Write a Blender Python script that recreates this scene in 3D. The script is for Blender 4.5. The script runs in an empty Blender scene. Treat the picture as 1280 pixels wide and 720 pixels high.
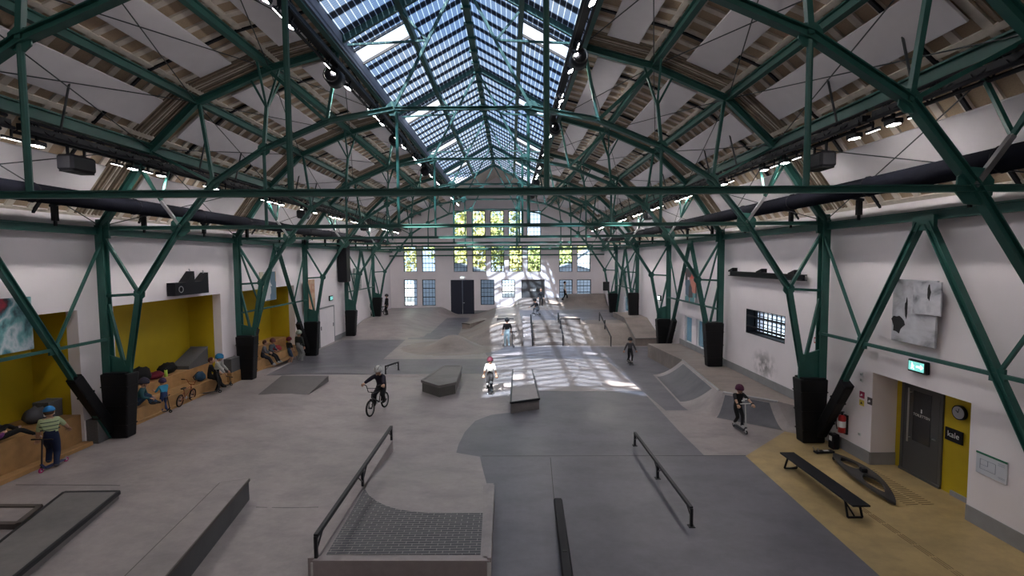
import bpy, bmesh, math, random
from mathutils import Vector, Matrix, Euler
from mathutils.geometry import delaunay_2d_cdt
random.seed(7)
SC = bpy.context.scene
COL = SC.collection
PI = math.pi
# ------------------------------------------------------------------ camera
F = 600.0
CAM = Vector((0, 0, 5.0))
pitch = math.atan(35 / F); yaw = math.atan(2 / F); roll = -0.0075
R = (Matrix.Rotation(-yaw, 3, 'Z') @ Matrix.Rotation(PI / 2 - pitch, 3, 'X') @ Matrix.Rotation(roll, 3, 'Z'))
cam = bpy.data.cameras.new('camera'); co = bpy.data.objects.new('camera', cam); COL.objects.link(co)
co.location = CAM; co.rotation_euler = R.to_euler()
cam.sensor_width = 36; cam.lens = 36 * F / 1280; cam.clip_end = 400; cam.clip_start = 0.05
SC.camera = co
# ------------------------------------------------------------------ world, sun, exposure
SC.view_settings.view_transform = 'Standard'; SC.view_settings.look = 'None'
SC.view_settings.gamma = 1; SC.view_settings.use_curve_mapping = False
SC.view_settings.exposure = 0.08
W = bpy.data.worlds.new('sky'); SC.world = W; W.use_nodes = True
wn = W.node_tree.nodes; wl = W.node_tree.links
bg = wn['Background']
tc = wn.new('ShaderNodeTexCoord'); mp = wn.new('ShaderNodeMapping'); mp.inputs['Scale'].default_value = (1.5, 1.5, 4)
nz = wn.new('ShaderNodeTexNoise'); nz.inputs['Scale'].default_value = 2.2; nz.inputs['Detail'].default_value = 5
cr = wn.new('ShaderNodeValToRGB')
cr.color_ramp.elements[0].position = .42; cr.color_ramp.elements[0].color = (.60, .76, 1.0, 1)
cr.color_ramp.elements[1].position = .62; cr.color_ramp.elements[1].color = (.93, .96, 1.0, 1)
wl.new(tc.outputs['Generated'], mp.inputs[0]); wl.new(mp.outputs[0], nz.inputs['Vector'])
wl.new(nz.outputs['Fac'], cr.inputs[0]); wl.new(cr.outputs[0], bg.inputs['Color'])
bg.inputs['Strength'].default_value = 2.3
sun = bpy.data.lights.new('sun', 'SUN'); so = bpy.data.objects.new('sun', sun); COL.objects.link(so)
sun.energy = 32.0; sun.angle = math.radians(1.0); sun.color = (1, .96, .9)
so.rotation_euler = Vector((.30, .98, -1)).to_track_quat('-Z', 'Y').to_euler()
so.location = (-20, -60, 60)
LAMP = 330.0      # radiance of the flood lenses
SC.cycles.use_denoising = True
SC.cycles.max_bounces = 8; SC.cycles.diffuse_bounces = 4; SC.cycles.transparent_max_bounces = 12
SC.cycles.sample_clamp_indirect = 6

# ------------------------------------------------------------------ projection helpers
def ray(px, py):
    return (R @ Vector((px - 640, -(py - 360), -F))).normalized()
def P(px, py, z=0.0):
    d = ray(px, py); t = (z - CAM.z) / d.z
    return CAM + d * t
def PX(px, py, X):       # on the vertical plane x = X
    d = ray(px, py); return CAM + d * (X / d.x)
def PY(px, py, Y):       # on the vertical plane y = Y
    d = ray(px, py); return CAM + d * (Y / d.y)
def sstep(t):
    t = max(0., min(1., t)); return t * t * (3 - 2 * t)
def floor_z(x, y):
    z = .3 * sstep((-x - 4.2) / 4.6) * (1 - sstep((y - 20.6) / 3.0))
    return z
def PF(px, py, dz=0.0):  # on the gently banked floor
    z = 0
    for _ in range(8):
        p = P(px, py, z + dz); z = floor_z(p.x, p.y)
    p.z = z + dz
    return p
# ------------------------------------------------------------------ materials
def new_mat(name):
    m = bpy.data.materials.new(name); m.use_nodes = True
    return m, m.node_tree.nodes, m.node_tree.links, m.node_tree.nodes['Principled BSDF']
def pm(name, col, rough=.6, metal=0, var=.0, scale=4, bump=0, spec=.5, detail=4):
    m, n, l, b = new_mat(name)
    b.inputs['Base Color'].default_value = (*col, 1); b.inputs['Roughness'].default_value = rough
    b.inputs['Metallic'].default_value = metal; b.inputs['Specular IOR Level'].default_value = spec
    if var or bump:
        tc = n.new('ShaderNodeTexCoord'); nz = n.new('ShaderNodeTexNoise')
        nz.inputs['Scale'].default_value = scale; nz.inputs['Detail'].default_value = detail
        l.new(tc.outputs['Object'], nz.inputs['Vector'])
        if var:
            cr = n.new('ShaderNodeValToRGB')
            cr.color_ramp.elements[0].position = .3; cr.color_ramp.elements[1].position = .7
            cr.color_ramp.elements[0].color = (*[c * (1 - var) for c in col], 1)
            cr.color_ramp.elements[1].color = (*[min(1, c * (1 + var)) for c in col], 1)
            l.new(nz.outputs['Fac'], cr.inputs[0]); l.new(cr.outputs[0], b.inputs['Base Color'])
        if bump:
            bp = n.new('ShaderNodeBump'); bp.inputs['Strength'].default_value = bump
            bp.inputs['Distance'].default_value = .02
            l.new(nz.outputs['Fac'], bp.inputs['Height']); l.new(bp.outputs[0], b.inputs['Normal'])
    return m
def floor_mat(name, col, rough=.42, joints=True, worn=(1.25, 1.22, 1.2)):
    m, n, l, b = new_mat(name)
    geo = n.new('ShaderNodeNewGeometry')
    def noise(scale, detail, rgh=.6, stretch=None):
        t = n.new('ShaderNodeTexNoise'); t.inputs['Scale'].default_value = scale; t.inputs['Detail'].default_value = detail
        t.inputs['Roughness'].default_value = rgh
        if stretch:
            mp = n.new('ShaderNodeMapping'); mp.inputs['Scale'].default_value = stretch; mp.inputs['Rotation'].default_value = (0, 0, .4)
            l.new(geo.outputs['Position'], mp.inputs[0]); l.new(mp.outputs[0], t.inputs['Vector'])
        else:
            l.new(geo.outputs['Position'], t.inputs['Vector'])
        return t
    big = noise(.42, 8, .66); fine = noise(7, 6, .7); streak = noise(.8, 6, .65, (1, 1.7, 1))
    cr = n.new('ShaderNodeValToRGB'); e = cr.color_ramp.elements
    e[0].position = .30; e[0].color = (*[c * .74 for c in col], 1); e[1].position = .66; e[1].color = (*[c * w for c, w in zip(col, (1.12, 1.1, 1.1))], 1)
    l.new(big.outputs['Fac'], cr.inputs[0])
    mx = n.new('ShaderNodeMix'); mx.data_type = 'RGBA'; mx.blend_type = 'MULTIPLY'; mx.inputs[0].default_value = .8
    cr2 = n.new('ShaderNodeValToRGB'); e = cr2.color_ramp.elements
    e[0].position = .28; e[0].color = (.66, .66, .68, 1); e[1].position = .56; e[1].color = (1.05, 1.04, 1.03, 1)
    l.new(streak.outputs['Fac'], cr2.inputs[0]); l.new(cr.outputs[0], mx.inputs[6]); l.new(cr2.outputs[0], mx.inputs[7])
    mx2 = n.new('ShaderNodeMix'); mx2.data_type = 'RGBA'; mx2.blend_type = 'MULTIPLY'; mx2.inputs[0].default_value = .35
    cr3 = n.new('ShaderNodeValToRGB'); e = cr3.color_ramp.elements
    e[0].position = .35; e[0].color = (.78, .78, .78, 1); e[1].position = .65; e[1].color = (1.1, 1.1, 1.1, 1)
    l.new(fine.outputs['Fac'], cr3.inputs[0]); l.new(mx.outputs[2], mx2.inputs[6]); l.new(cr3.outputs[0], mx2.inputs[7])
    l.new(mx2.outputs[2], b.inputs['Base Color'])
    b.inputs['Roughness'].default_value = rough; b.inputs['Specular IOR Level'].default_value = .45
    mr = n.new('ShaderNodeMapRange'); mr.inputs[1].default_value = .3; mr.inputs[2].default_value = .7
    mr.inputs[3].default_value = rough - .1; mr.inputs[4].default_value = rough + .15
    l.new(big.outputs['Fac'], mr.inputs[0]); l.new(mr.outputs[0], b.inputs['Roughness'])
    return m
def emis(name, col, s):
    m, n, l, b = new_mat(name)
    b.inputs['Base Color'].default_value = (*col, 1)
    b.inputs['Emission Color'].default_value = (*col, 1); b.inputs['Emission Strength'].default_value = s
    return m
M = {}
M['green'] = pm('green_steel', (.016, .088, .073), .5, var=.12, scale=3)
M['pad'] = pm('black_padding', (.006, .006, .007), .5, var=.2, scale=3, spec=.25)
M['black'] = pm('black_metal', (.008, .008, .011), .5, spec=.2)
M['rail'] = pm('dark_rail_steel', (.018, .02, .024), .42, .1, spec=.35)
M['white_wall'] = pm('white_wall_paint', (.86, .80, .825), .75, var=.03, scale=1.2)
def wall_scuff():
    m = M['white_wall'].copy(); m.name = 'scuffed_white_wall'; n = m.node_tree.nodes; l = m.node_tree.links; b = n['Principled BSDF']
    src = b.inputs['Base Color'].links[0].from_socket; geo = n.new('ShaderNodeNewGeometry')
    vm = n.new('ShaderNodeVectorMath'); vm.operation = 'SUBTRACT'; vm.inputs[1].default_value = (8.65, 16.2, 1.35); l.new(geo.outputs['Position'], vm.inputs[0])
    v2 = n.new('ShaderNodeVectorMath'); v2.operation = 'MULTIPLY'; v2.inputs[1].default_value = (0, 1.1, 1.7); l.new(vm.outputs[0], v2.inputs[0])
    ln = n.new('ShaderNodeVectorMath'); ln.operation = 'LENGTH'; l.new(v2.outputs[0], ln.inputs[0])
    nz = n.new('ShaderNodeTexNoise'); nz.inputs['Scale'].default_value = 4; nz.inputs['Detail'].default_value = 8; l.new(geo.outputs['Position'], nz.inputs['Vector'])
    mr = n.new('ShaderNodeMapRange'); mr.inputs[1].default_value = 1.0; mr.inputs[2].default_value = .2; mr.inputs[3].default_value = 0; mr.inputs[4].default_value = 1; l.new(ln.outputs['Value'], mr.inputs[0])
    m2 = n.new('ShaderNodeMapRange'); m2.inputs[1].default_value = .42; m2.inputs[2].default_value = .62; l.new(nz.outputs['Fac'], m2.inputs[0])
    mu = n.new('ShaderNodeMath'); mu.operation = 'MULTIPLY'; l.new(mr.outputs[0], mu.inputs[0]); l.new(m2.outputs[0], mu.inputs[1])
    mx = n.new('ShaderNodeMix'); mx.data_type = 'RGBA'; l.new(mu.outputs[0], mx.inputs[0]); l.new(src, mx.inputs[6]); mx.inputs[7].default_value = (.30, .28, .29, 1); l.new(mx.outputs[2], b.inputs['Base Color'])
    return m
M['scuffed_wall'] = wall_scuff()
M['baseboard'] = pm('grey_skirting', (.27, .27, .28), .6, var=.1, scale=3)
M['yellow'] = pm('yellow_wall_paint', (.52, .38, .010), .65, var=.05, scale=2)
M['door_grey'] = pm('dark_grey_door', (.07, .07, .072), .45)
M['deck_tan'] = pm('wood_wool_board', (.38, .285, .195), .9, var=.10, scale=40)
M['rib'] = pm('pale_rib_board', (.62, .555, .485), .85, var=.12, scale=6)
M['lath'] = pm('dark_brown_lath', (.24, .185, .135), .85, var=.15, scale=6)
M['acoustic'] = pm('white_acoustic_board', (.62, .59, .62), .85, var=.03, scale=3)
M['curb'] = pm('pale_upstand', (.34, .34, .40), .6)
M['concrete'] = floor_mat('light_concrete', (.325, .29, .288), .42)
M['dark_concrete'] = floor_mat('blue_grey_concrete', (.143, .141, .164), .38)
M['warm_concrete'] = floor_mat('tan_concrete', (.28, .24, .218), .45)
M['ramp_dark'] = floor_mat('dark_ramp_concrete', (.105, .105, .122), .45)
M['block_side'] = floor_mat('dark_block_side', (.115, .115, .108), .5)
M['kicker'] = floor_mat('dark_worn_ramp', (.135, .125, .125), .5)
M['side_dark'] = floor_mat('dark_ledge_side', (.085, .09, .095), .5)  # ledge body, darker than its top slab
M['pale_front'] = pm('worn_white_concrete', (.62, .62, .60), .6, var=.25, scale=5, detail=8)
M['pale_slab'] = floor_mat('pale_slab_concrete', (.40, .355, .35), .45)
M['brown_edge'] = pm('worn_steel_edge', (.10, .085, .08), .5, .3)
M['grey_block'] = floor_mat('grey_block_concrete', (.19, .180, .178), .5)
M['ochre'] = floor_mat('ochre_floor_coating', (.42, .31, .145), .45)
M['ply'] = pm('plywood', (.40, .225, .09), .55, var=.15, scale=5)
M['grey_felt'] = pm('grey_carpet_block', (.10, .10, .105), .9, var=.15, scale=30)
M['lens'] = emis('lit_lens', (1, .95, .92), LAMP)
M['strip'] = emis('lit_strip', (1, .96, .92), 9)
M['alu'] = pm('brushed_steel', (.5, .5, .52), .3, .9)
M['cable'] = pm('dark_cable', (.02, .025, .028), .5)
M['duct'] = pm('black_textile_duct', (.006, .0065, .011), .9, var=.15, scale=6, spec=.08)
M['red'] = pm('signal_red', (.55, .02, .02), .35)
M['white'] = pm('white_plastic', (.8, .8, .8), .4)
M['signgreen'] = emis('lit_green_sign', (.20, .60, .55), 1.0)
M['signwhite'] = emis('lit_white_pictogram', (.8, 1, .97), 2.0)
M['rubber'] = pm('black_rubber', (.012, .012, .012), .7)
M['foliage'] = pm('leaves', (.26, .30, .10), .8, var=.4, scale=1.5)
M['foliage_y'] = pm('yellow_leaves', (.44, .42, .15), .8, var=.4, scale=1.5)
M['bark'] = pm('bark', (.10, .07, .05), .9)
# skylight glass : dark cells in rows, bright seams, pale fritted glass between
def glass_pv():
    m, n, l, b = new_mat('skylight_cell_glass')
    n.remove(b); out = n['Material Output']
    tc = n.new('ShaderNodeTexCoord'); sp = n.new('ShaderNodeSeparateXYZ'); l.new(tc.outputs['Object'], sp.inputs[0])
    def math_(op, a, bv=None, c=None):
        q = n.new('ShaderNodeMath'); q.operation = op
        for i, v in enumerate((a, bv, c)):
            if v is None: continue
            if isinstance(v, (int, float)): q.inputs[i].default_value = v
            else: l.new(v, q.inputs[i])
        return q.outputs[0]
    v = math_('FRACT', math_('DIVIDE', sp.outputs['Y'], .785))
    u = math_('FRACT', math_('DIVIDE', sp.outputs['X'], .165))
    band = math_('LESS_THAN', v, .33)
    seam = math_('LESS_THAN', u, .13)
    w = math_('FRACT', math_('DIVIDE', sp.outputs['Y'], .0805))
    fine = math_('LESS_THAN', w, .35)
    tr = n.new('ShaderNodeBsdfTransparent'); 
    mixc = n.new('ShaderNodeMix'); mixc.data_type = 'RGBA'
    mixc.inputs[6].default_value = (.46, .53, .62, 1); mixc.inputs[7].default_value = (.34, .39, .46, 1)
    l.new(fine, mixc.inputs[0])
    m2 = n.new('ShaderNodeMix'); m2.data_type = 'RGBA'; l.new(band, m2.inputs[0]); l.new(mixc.outputs[2], m2.inputs[6]); m2.inputs[7].default_value = (.065, .072, .088, 1)
    m3 = n.new('ShaderNodeMix'); m3.data_type = 'RGBA'; l.new(seam, m3.inputs[0]); l.new(m2.outputs[2], m3.inputs[6])
    mb = n.new('ShaderNodeMix'); mb.data_type = 'RGBA'; l.new(band, mb.inputs[0]); mb.inputs[6].default_value = (.85, .88, .90, 1); mb.inputs[7].default_value = (.28, .31, .36, 1)
    l.new(mb.outputs[2], m3.inputs[7])
    l.new(m3.outputs[2], tr.inputs['Color'])
    gl = n.new('ShaderNodeBsdfPrincipled'); gl.inputs['Base Color'].default_value = (.03, .04, .05, 1); gl.inputs['Roughness'].default_value = .15
    ms = n.new('ShaderNodeMixShader'); ms.inputs[0].default_value = .10
    l.new(tr.outputs[0], ms.inputs[1]); l.new(gl.outputs[0], ms.inputs[2]); l.new(ms.outputs[0], out.inputs[0])
    return m
M['pv'] = glass_pv()
def clear_glass(name, tint, mixf=.06):
    m, n, l, b = new_mat(name); out = n['Material Output']
    b.inputs['Base Color'].default_value = (.05, .06, .07, 1); b.inputs['Roughness'].default_value = .05
    tr = n.new('ShaderNodeBsdfTransparent'); tr.inputs['Color'].default_value = (*tint, 1)
    ms = n.new('ShaderNodeMixShader'); ms.inputs[0].default_value = mixf
    l.new(tr.outputs[0], ms.inputs[1]); l.new(b.outputs[0], ms.inputs[2]); l.new(ms.outputs[0], out.inputs[0])
    return m
M['clear'] = clear_glass('clear_glass', (.95, .97, 1))
M['winglass'] = clear_glass('window_glass', (.86, .92, .95), .08)
M['blueglass'] = clear_glass('blue_tinted_glass', (.40, .55, .60), .5)
M['blueglass'].node_tree.nodes['Principled BSDF'].inputs['Base Color'].default_value = (.25, .38, .42, 1)
# brick
def brick_mat():
    m, n, l, b = new_mat('dark_clinker_bricks')
    tc = n.new('ShaderNodeTexCoord'); br = n.new('ShaderNodeTexBrick')
    br.inputs['Color1'].default_value = (.042, .042, .050, 1); br.inputs['Color2'].default_value = (.07, .068, .076, 1)
    br.inputs['Mortar'].default_value = (.30, .28, .27, 1); br.inputs['Scale'].default_value = 1
    br.inputs['Brick Width'].default_value = .215; br.inputs['Row Height'].default_value = .068
    br.inputs['Mortar Size'].default_value = .006; br.inputs['Mortar Smooth'].default_value = .2
    l.new(tc.outputs['Object'], br.inputs['Vector']); l.new(br.outputs['Color'], b.inputs['Base Color'])
    b.inputs['Roughness'].default_value = .55
    return m
M['brick'] = brick_mat()
def art_mat(name, cols, scale, seed, stretch=(1, 1, 1), kind='noise'):
    m, n, l, b = new_mat(name)
    tc = n.new('ShaderNodeTexCoord'); mp = n.new('ShaderNodeMapping')
    mp.inputs['Location'].default_value = (seed, seed * .7, seed * 1.3); mp.inputs['Scale'].default_value = stretch
    l.new(tc.outputs['Object'], mp.inputs[0])
    if kind == 'vor':
        t = n.new('ShaderNodeTexVoronoi'); t.inputs['Scale'].default_value = scale; t.distance = 'CHEBYCHEV'
        sp = n.new('ShaderNodeSeparateColor'); l.new(t.outputs['Color'], sp.inputs[0]); o = sp.outputs[0]
    else:
        t = n.new('ShaderNodeTexNoise'); t.inputs['Scale'].default_value = scale; t.inputs['Detail'].default_value = 6
        t.inputs['Distortion'].default_value = .35; o = t.outputs['Fac']
    l.new(mp.outputs[0], t.inputs['Vector'])
    cr = n.new('ShaderNodeValToRGB'); cr.color_ramp.interpolation = 'CONSTANT' if kind == 'vor' else 'LINEAR'
    e = cr.color_ramp.elements
    while len(e) < len(cols): e.new(.5)
    lo, hi = (0, .9) if kind == 'vor' else (.3, .7)
    for i, c in enumerate(cols):
        e[i].position = lo + (hi - lo) * i / (len(cols) - 1); e[i].color = (*c, 1)
    l.new(o, cr.inputs[0]); l.new(cr.outputs[0], b.inputs['Base Color']); b.inputs['Roughness'].default_value = .6
    return m

# ------------------------------------------------------------------ mesh builder
class MB:
    def __init__(s): s.v = []; s.f = []; s.m = []; s.cur = 0; s.sm = []; s.smooth = False
    def add(s, vs, fs):
        o = len(s.v); s.v += [tuple(v) for v in vs]
        for f in fs: s.f.append([i + o for i in f]); s.m.append(s.cur); s.sm.append(s.smooth)
        return s
    def box(s, c, d, rot=None):
        hx, hy, hz = d[0] / 2, d[1] / 2, d[2] / 2
        vs = [Vector((x * hx, y * hy, z * hz)) for x in (-1, 1) for y in (-1, 1) for z in (-1, 1)]
        if rot is not None: vs = [rot @ v for v in vs]
        c = Vector(c); vs = [v + c for v in vs]
        return s.add(vs, [(0, 1, 3, 2), (4, 6, 7, 5), (0, 4, 5, 1), (2, 3, 7, 6), (0, 2, 6, 4), (1, 5, 7, 3)])
    def bbox(s, c, d, bv=.01, rot=None):   # box with chamfered vertical + horizontal edges
        hx, hy, hz = d[0] / 2, d[1] / 2, d[2] / 2
        b = min(bv, hx * .9, hy * .9, hz * .9)
        bm = bmesh.new(); bmesh.ops.create_cube(bm, size=1)
        for v in bm.verts: v.co = Vector((v.co.x * d[0], v.co.y * d[1], v.co.z * d[2]))
        bmesh.ops.bevel(bm, geom=bm.edges[:], offset=b, segments=1, affect='EDGES')
        c = Vector(c); vs = [((rot @ v.co) if rot is not None else v.co.copy()) + c for v in bm.verts]
        bm.verts.index_update(); fs = [[v.index for v in f.verts] for f in bm.faces]; bm.free()
        return s.add(vs, fs)
    def beam(s, a, b, w, h=None, up=(0, 0, 1)):
        a = Vector(a); b = Vector(b); h = h or w; d = b - a; L = d.length
        if L < 1e-6: return s
        d /= L; u = Vector(up)
        if abs(d.dot(u)) > .98: u = Vector((0, 1, 0))
        x = d.cross(u).normalized(); z = x.cross(d)
        rot = Matrix((x, d, z)).transposed()
        return s.box((a + b) / 2, (w, L, h), rot)
    def ibeam(s, a, b, w, h=None, t=None, up=(0, 0, 1)):
        a = Vector(a); b = Vector(b); h = h or w; t = t or h * .14; d = (b - a).normalized(); u = Vector(up)
        if abs(d.dot(u)) > .98: u = Vector((0, 1, 0))
        x = d.cross(u).normalized(); z = x.cross(d)
        s.beam(a + z * (h - t) / 2, b + z * (h - t) / 2, w, t, up); s.beam(a - z * (h - t) / 2, b - z * (h - t) / 2, w, t, up)
        return s.beam(a, b, t, h - 2 * t, up)
    def tube(s, a, b, r, n=8, r2=None, cap=True):
        a = Vector(a); b = Vector(b); r2 = r if r2 is None else r2; d = (b - a)
        if d.length < 1e-6: return s
        d.normalize(); u = Vector((0, 0, 1)) if abs(d.z) < .95 else Vector((1, 0, 0))
        x = d.cross(u).normalized(); y = d.cross(x)
        vs = []
        for p, q in ((a, r), (b, r2)):
            for i in range(n):
                t = 2 * PI * i / n; vs.append(p + (x * math.cos(t) + y * math.sin(t)) * q)
        fs = [(i, (i + 1) % n, n + (i + 1) % n, n + i) for i in range(n)]
        if cap: fs += [tuple(range(n - 1, -1, -1)), tuple(range(n, 2 * n))]
        return s.add(vs, fs)
    def path(s, pts, r, n=8):
        for a, b in zip(pts, pts[1:]): s.tube(a, b, r, n)
        for p in pts[1:-1]: s.ball(p, (r, r, r), 6, 4)
        return s
    def ball(s, c, r, n=12, k=8, rot=None):
        c = Vector(c); vs = []
        if isinstance(r, (int, float)): r = (r, r, r)
        for j in range(1, k):
            th = PI * j / k
            for i in range(n):
                t = 2 * PI * i / n
                vs.append(Vector((r[0] * math.sin(th) * math.cos(t), r[1] * math.sin(th) * math.sin(t), r[2] * math.cos(th))))
        vs += [Vector((0, 0, r[2])), Vector((0, 0, -r[2]))]
        if rot is not None: vs = [rot @ v for v in vs]
        vs = [v + c for v in vs]
        fs = []
        for j in range(k - 2):
            for i in range(n): fs.append((j * n + i, (j + 1) * n + i, (j + 1) * n + (i + 1) % n, j * n + (i + 1) % n))
        T = (k - 1) * n
        for i in range(n): fs.append((T, i, (i + 1) % n)); fs.append((T + 1, (k - 2) * n + (i + 1) % n, (k - 2) * n + i))
        return s.add(vs, fs)
    def torus(s, c, R_, r, axis='X', n=24, k=6):
        c = Vector(c); vs = []
        for i in range(n):
            t = 2 * PI * i / n
            for j in range(k):
                p = 2 * PI * j / k; q = R_ + r * math.cos(p); w = r * math.sin(p)
                a, b = q * math.cos(t), q * math.sin(t)
                vs.append(c + (Vector((w, a, b)) if axis == 'X' else Vector((a, w, b)) if axis == 'Y' else Vector((a, b, w))))
        fs = [(i * k + j, ((i + 1) % n) * k + j, ((i + 1) % n) * k + (j + 1) % k, i * k + (j + 1) % k) for i in range(n) for j in range(k)]
        return s.add(vs, fs)
    def prism(s, pts, z0, z1):   # pts: list of (x,y) or (x,y,ztop)
        n = len(pts); A = sum(pts[i][0] * pts[(i + 1) % n][1] - pts[(i + 1) % n][0] * pts[i][1] for i in range(n))
        if A < 0: pts = pts[::-1]
        top = [(p[0], p[1], p[2] if len(p) > 2 else z1) for p in pts]; bot = [(p[0], p[1], z0) for p in pts]
        return s.add(bot + top, [tuple(range(n - 1, -1, -1)), tuple(range(n, 2 * n))] + [(i, (i + 1) % n, n + (i + 1) % n, n + i) for i in range(n)])
    def build(s, name, mats, parent=None, smooth=None, **props):
        me = bpy.data.meshes.new(name); me.from_pydata(s.v, [], s.f); me.update()
        if not isinstance(mats, (list, tuple)): mats = [mats]
        for m in mats: me.materials.append(m)
        me.polygons.foreach_set('material_index', s.m)
        sm = s.sm if smooth is None else [smooth] * len(s.f)
        me.polygons.foreach_set('use_smooth', sm)
        o = bpy.data.objects.new(name, me); COL.objects.link(o)
        if parent is not None: o.parent = parent
        for k, v in props.items(): o[k] = v
        return o
def thing(name, label, cat, loc=(0, 0, 0), rz=0, group=None):
    o = bpy.data.objects.new(name, None); COL.objects.link(o); o.location = loc; o.rotation_euler = (0, 0, rz)
    o['label'] = label; o['category'] = cat
    if group: o['group'] = group
    o.empty_display_size = .1
    return o
def single(o, label, cat, group=None):
    o['label'] = label; o['category'] = cat
    if group: o['group'] = group
    return o
def struct(o): o['kind'] = 'structure'; return o
def dup(root, loc=None, rz=None, label=None, group=None):
    r = root.copy(); COL.objects.link(r)
    if loc is not None: r.location = loc
    if rz is not None: r.rotation_euler = (0, 0, rz)
    if label: r['label'] = label
    if group: r['group'] = group
    for ch in list(root.children):
        c = ch.copy(); COL.objects.link(c); c.parent = r
        for g in list(ch.children):
            d = g.copy(); COL.objects.link(d); d.parent = c
    return r
ORD = ['first', 'second', 'third', 'fourth', 'fifth', 'sixth', 'seventh', 'eighth', 'ninth', 'tenth', 'eleventh', 'twelfth', 'thirteenth', 'fourteenth']
def nth(i): return ORD[i] if i < len(ORD) else str(i + 1) + 'th'

# ------------------------------------------------------------------ hall dimensions
S = 6.28                       # truss spacing
T = [1.04 * S + S * k for k in range(6)]
XC = -1.22                     # hall centre line
XR, XL = 8.65, -11.07          # wall faces
YE = 44.4; YB = -4.0           # end wall, back wall
SK0, SK1 = 6.2, 38.2           # skylight range
RAF = [(9.6, 5.95), (8.2, 7.95), (6.95, 9.15), (5.0, 10.0), (3.12, 10.52)]      # rafters (distance from centre, height)
CEI = [(9.98, 6.12), (8.42, 8.22), (7.08, 9.42), (5.06, 10.28), (3.12, 10.80)]  # ceiling boards
RIDGE = 12.55
ARCH = [(1.8, 8.97), (3.5, 8.66), (5.22, 7.95), (6.58, 7.08), (7.5, 5.95), (8.68, 4.17), (9.08, 2.05)]
def sx(side, rel): return XC + side * rel

# ================================================================== FLOOR (one mesh, coloured zones)
def build_floor():
    def w(pts): return [tuple(PF(*p)[:2]) for p in pts]
    zones = []   # (material index, polygon) later wins
    zones.append((1, w([(803, 489), (850, 540), (880, 569), (932, 569), (1100, 720), (1180, 795), (604, 795), (610, 720), (617, 604), (600, 604), (600, 571), (569, 571), (573, 556), (581, 540), (594, 526), (614, 518.5), (638, 515.5), (638, 489)])))
    zones.append((1, w([(600, 433), (756, 433.5), (812, 433.5), (868, 470), (870, 513), (832, 513), (803, 489), (757, 448.5), (612, 448.5)])))
    zones.append((1, w([(427, 425), (507, 424.5), (479, 449), (612, 448.5), (608, 467), (470, 468), (332, 469.5), (372, 449)])))
    zones.append((1, w([(509, 424), (528, 408), (540, 397.5), (590, 397), (576, 410), (575, 424)])))
    zones.append((2, w([(932, 570), (985, 537), (1010, 534), (1140, 560), (1330, 560), (1500, 900), (1200, 812), (1100, 720)])))
    zones.append((3, w([(569.5, 571.5), (600, 571.5), (597, 604), (565, 604)])))
    pts = []; edges = []
    x0, x1, y0, y1 = XL - 1.4, XR + 1.2, YB, YE + .3
    nx, ny = 34, 80
    idx = {}
    for j in range(ny + 1):
        for i in range(nx + 1):
            idx[(i, j)] = len(pts); pts.append(Vector((x0 + (x1 - x0) * i / nx, y0 + (y1 - y0) * j / ny)))
    for i in range(nx): edges += [(idx[(i, 0)], idx[(i + 1, 0)]), (idx[(i, ny)], idx[(i + 1, ny)])]
    for j in range(ny): edges += [(idx[(0, j)], idx[(0, j + 1)]), (idx[(nx, j)], idx[(nx, j + 1)])]
    for _, poly in zones:
        o = len(pts); n = len(poly)
        pts += [Vector((max(x0 + .01, min(x1 - .01, p[0])), max(y0 + .01, min(y1 - .01, p[1])))) for p in poly]
        edges += [(o + i, o + (i + 1) % n) for i in range(n)]
    V, E, Fa, *_ = delaunay_2d_cdt(pts, edges, [], 0, 1e-4)
    def inside(p, poly):
        c = False; n = len(poly)
        for i in range(n):
            a, b = poly[i], poly[(i + 1) % n]
            if (a[1] > p[1]) != (b[1] > p[1]) and p[0] < (b[0] - a[0]) * (p[1] - a[1]) / (b[1] - a[1]) + a[0]: c = not c
        return c
    mb = MB(); mb.v = [(v.x, v.y, floor_z(v.x, v.y)) for v in V]
    for f in Fa:
        cx = sum(V[i].x for i in f) / 3; cy = sum(V[i].y for i in f) / 3; mi = 0
        for k, poly in zones:
            if inside((cx, cy), poly): mi = k
        f = list(f)
        a, b, c = (V[i] for i in f[:3])
        if (b.x - a.x) * (c.y - a.y) - (b.y - a.y) * (c.x - a.x) < 0: f.reverse()
        mb.f.append(f); mb.m.append(mi); mb.sm.append(False)
    struct(mb.build('floor', [M['concrete'], M['dark_concrete'], M['ochre'], M['pale_slab']]))
    jm = pm('slab_joint', (.07, .065, .065), .8)
    for k, (a, b) in enumerate((((602, 570), (932, 569.5)), ((320, 634), (398, 634)), ((688, 572), (694, 640)), ((330, 469.5), (480, 469)), ((640, 489), (803, 489)), ((20, 606), (150, 607)))):
        p, q = PF(*a), PF(*b); m = MB(); n = 10
        for i in range(n):
            u, v = p.lerp(q, i / n), p.lerp(q, (i + 1) / n); u.z = floor_z(u.x, u.y) + .001; v.z = floor_z(v.x, v.y) + .001; m.beam(u, v, .016, .004)
        struct(m.build('trim_%d' % (k + 2), jm))
build_floor()

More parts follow.
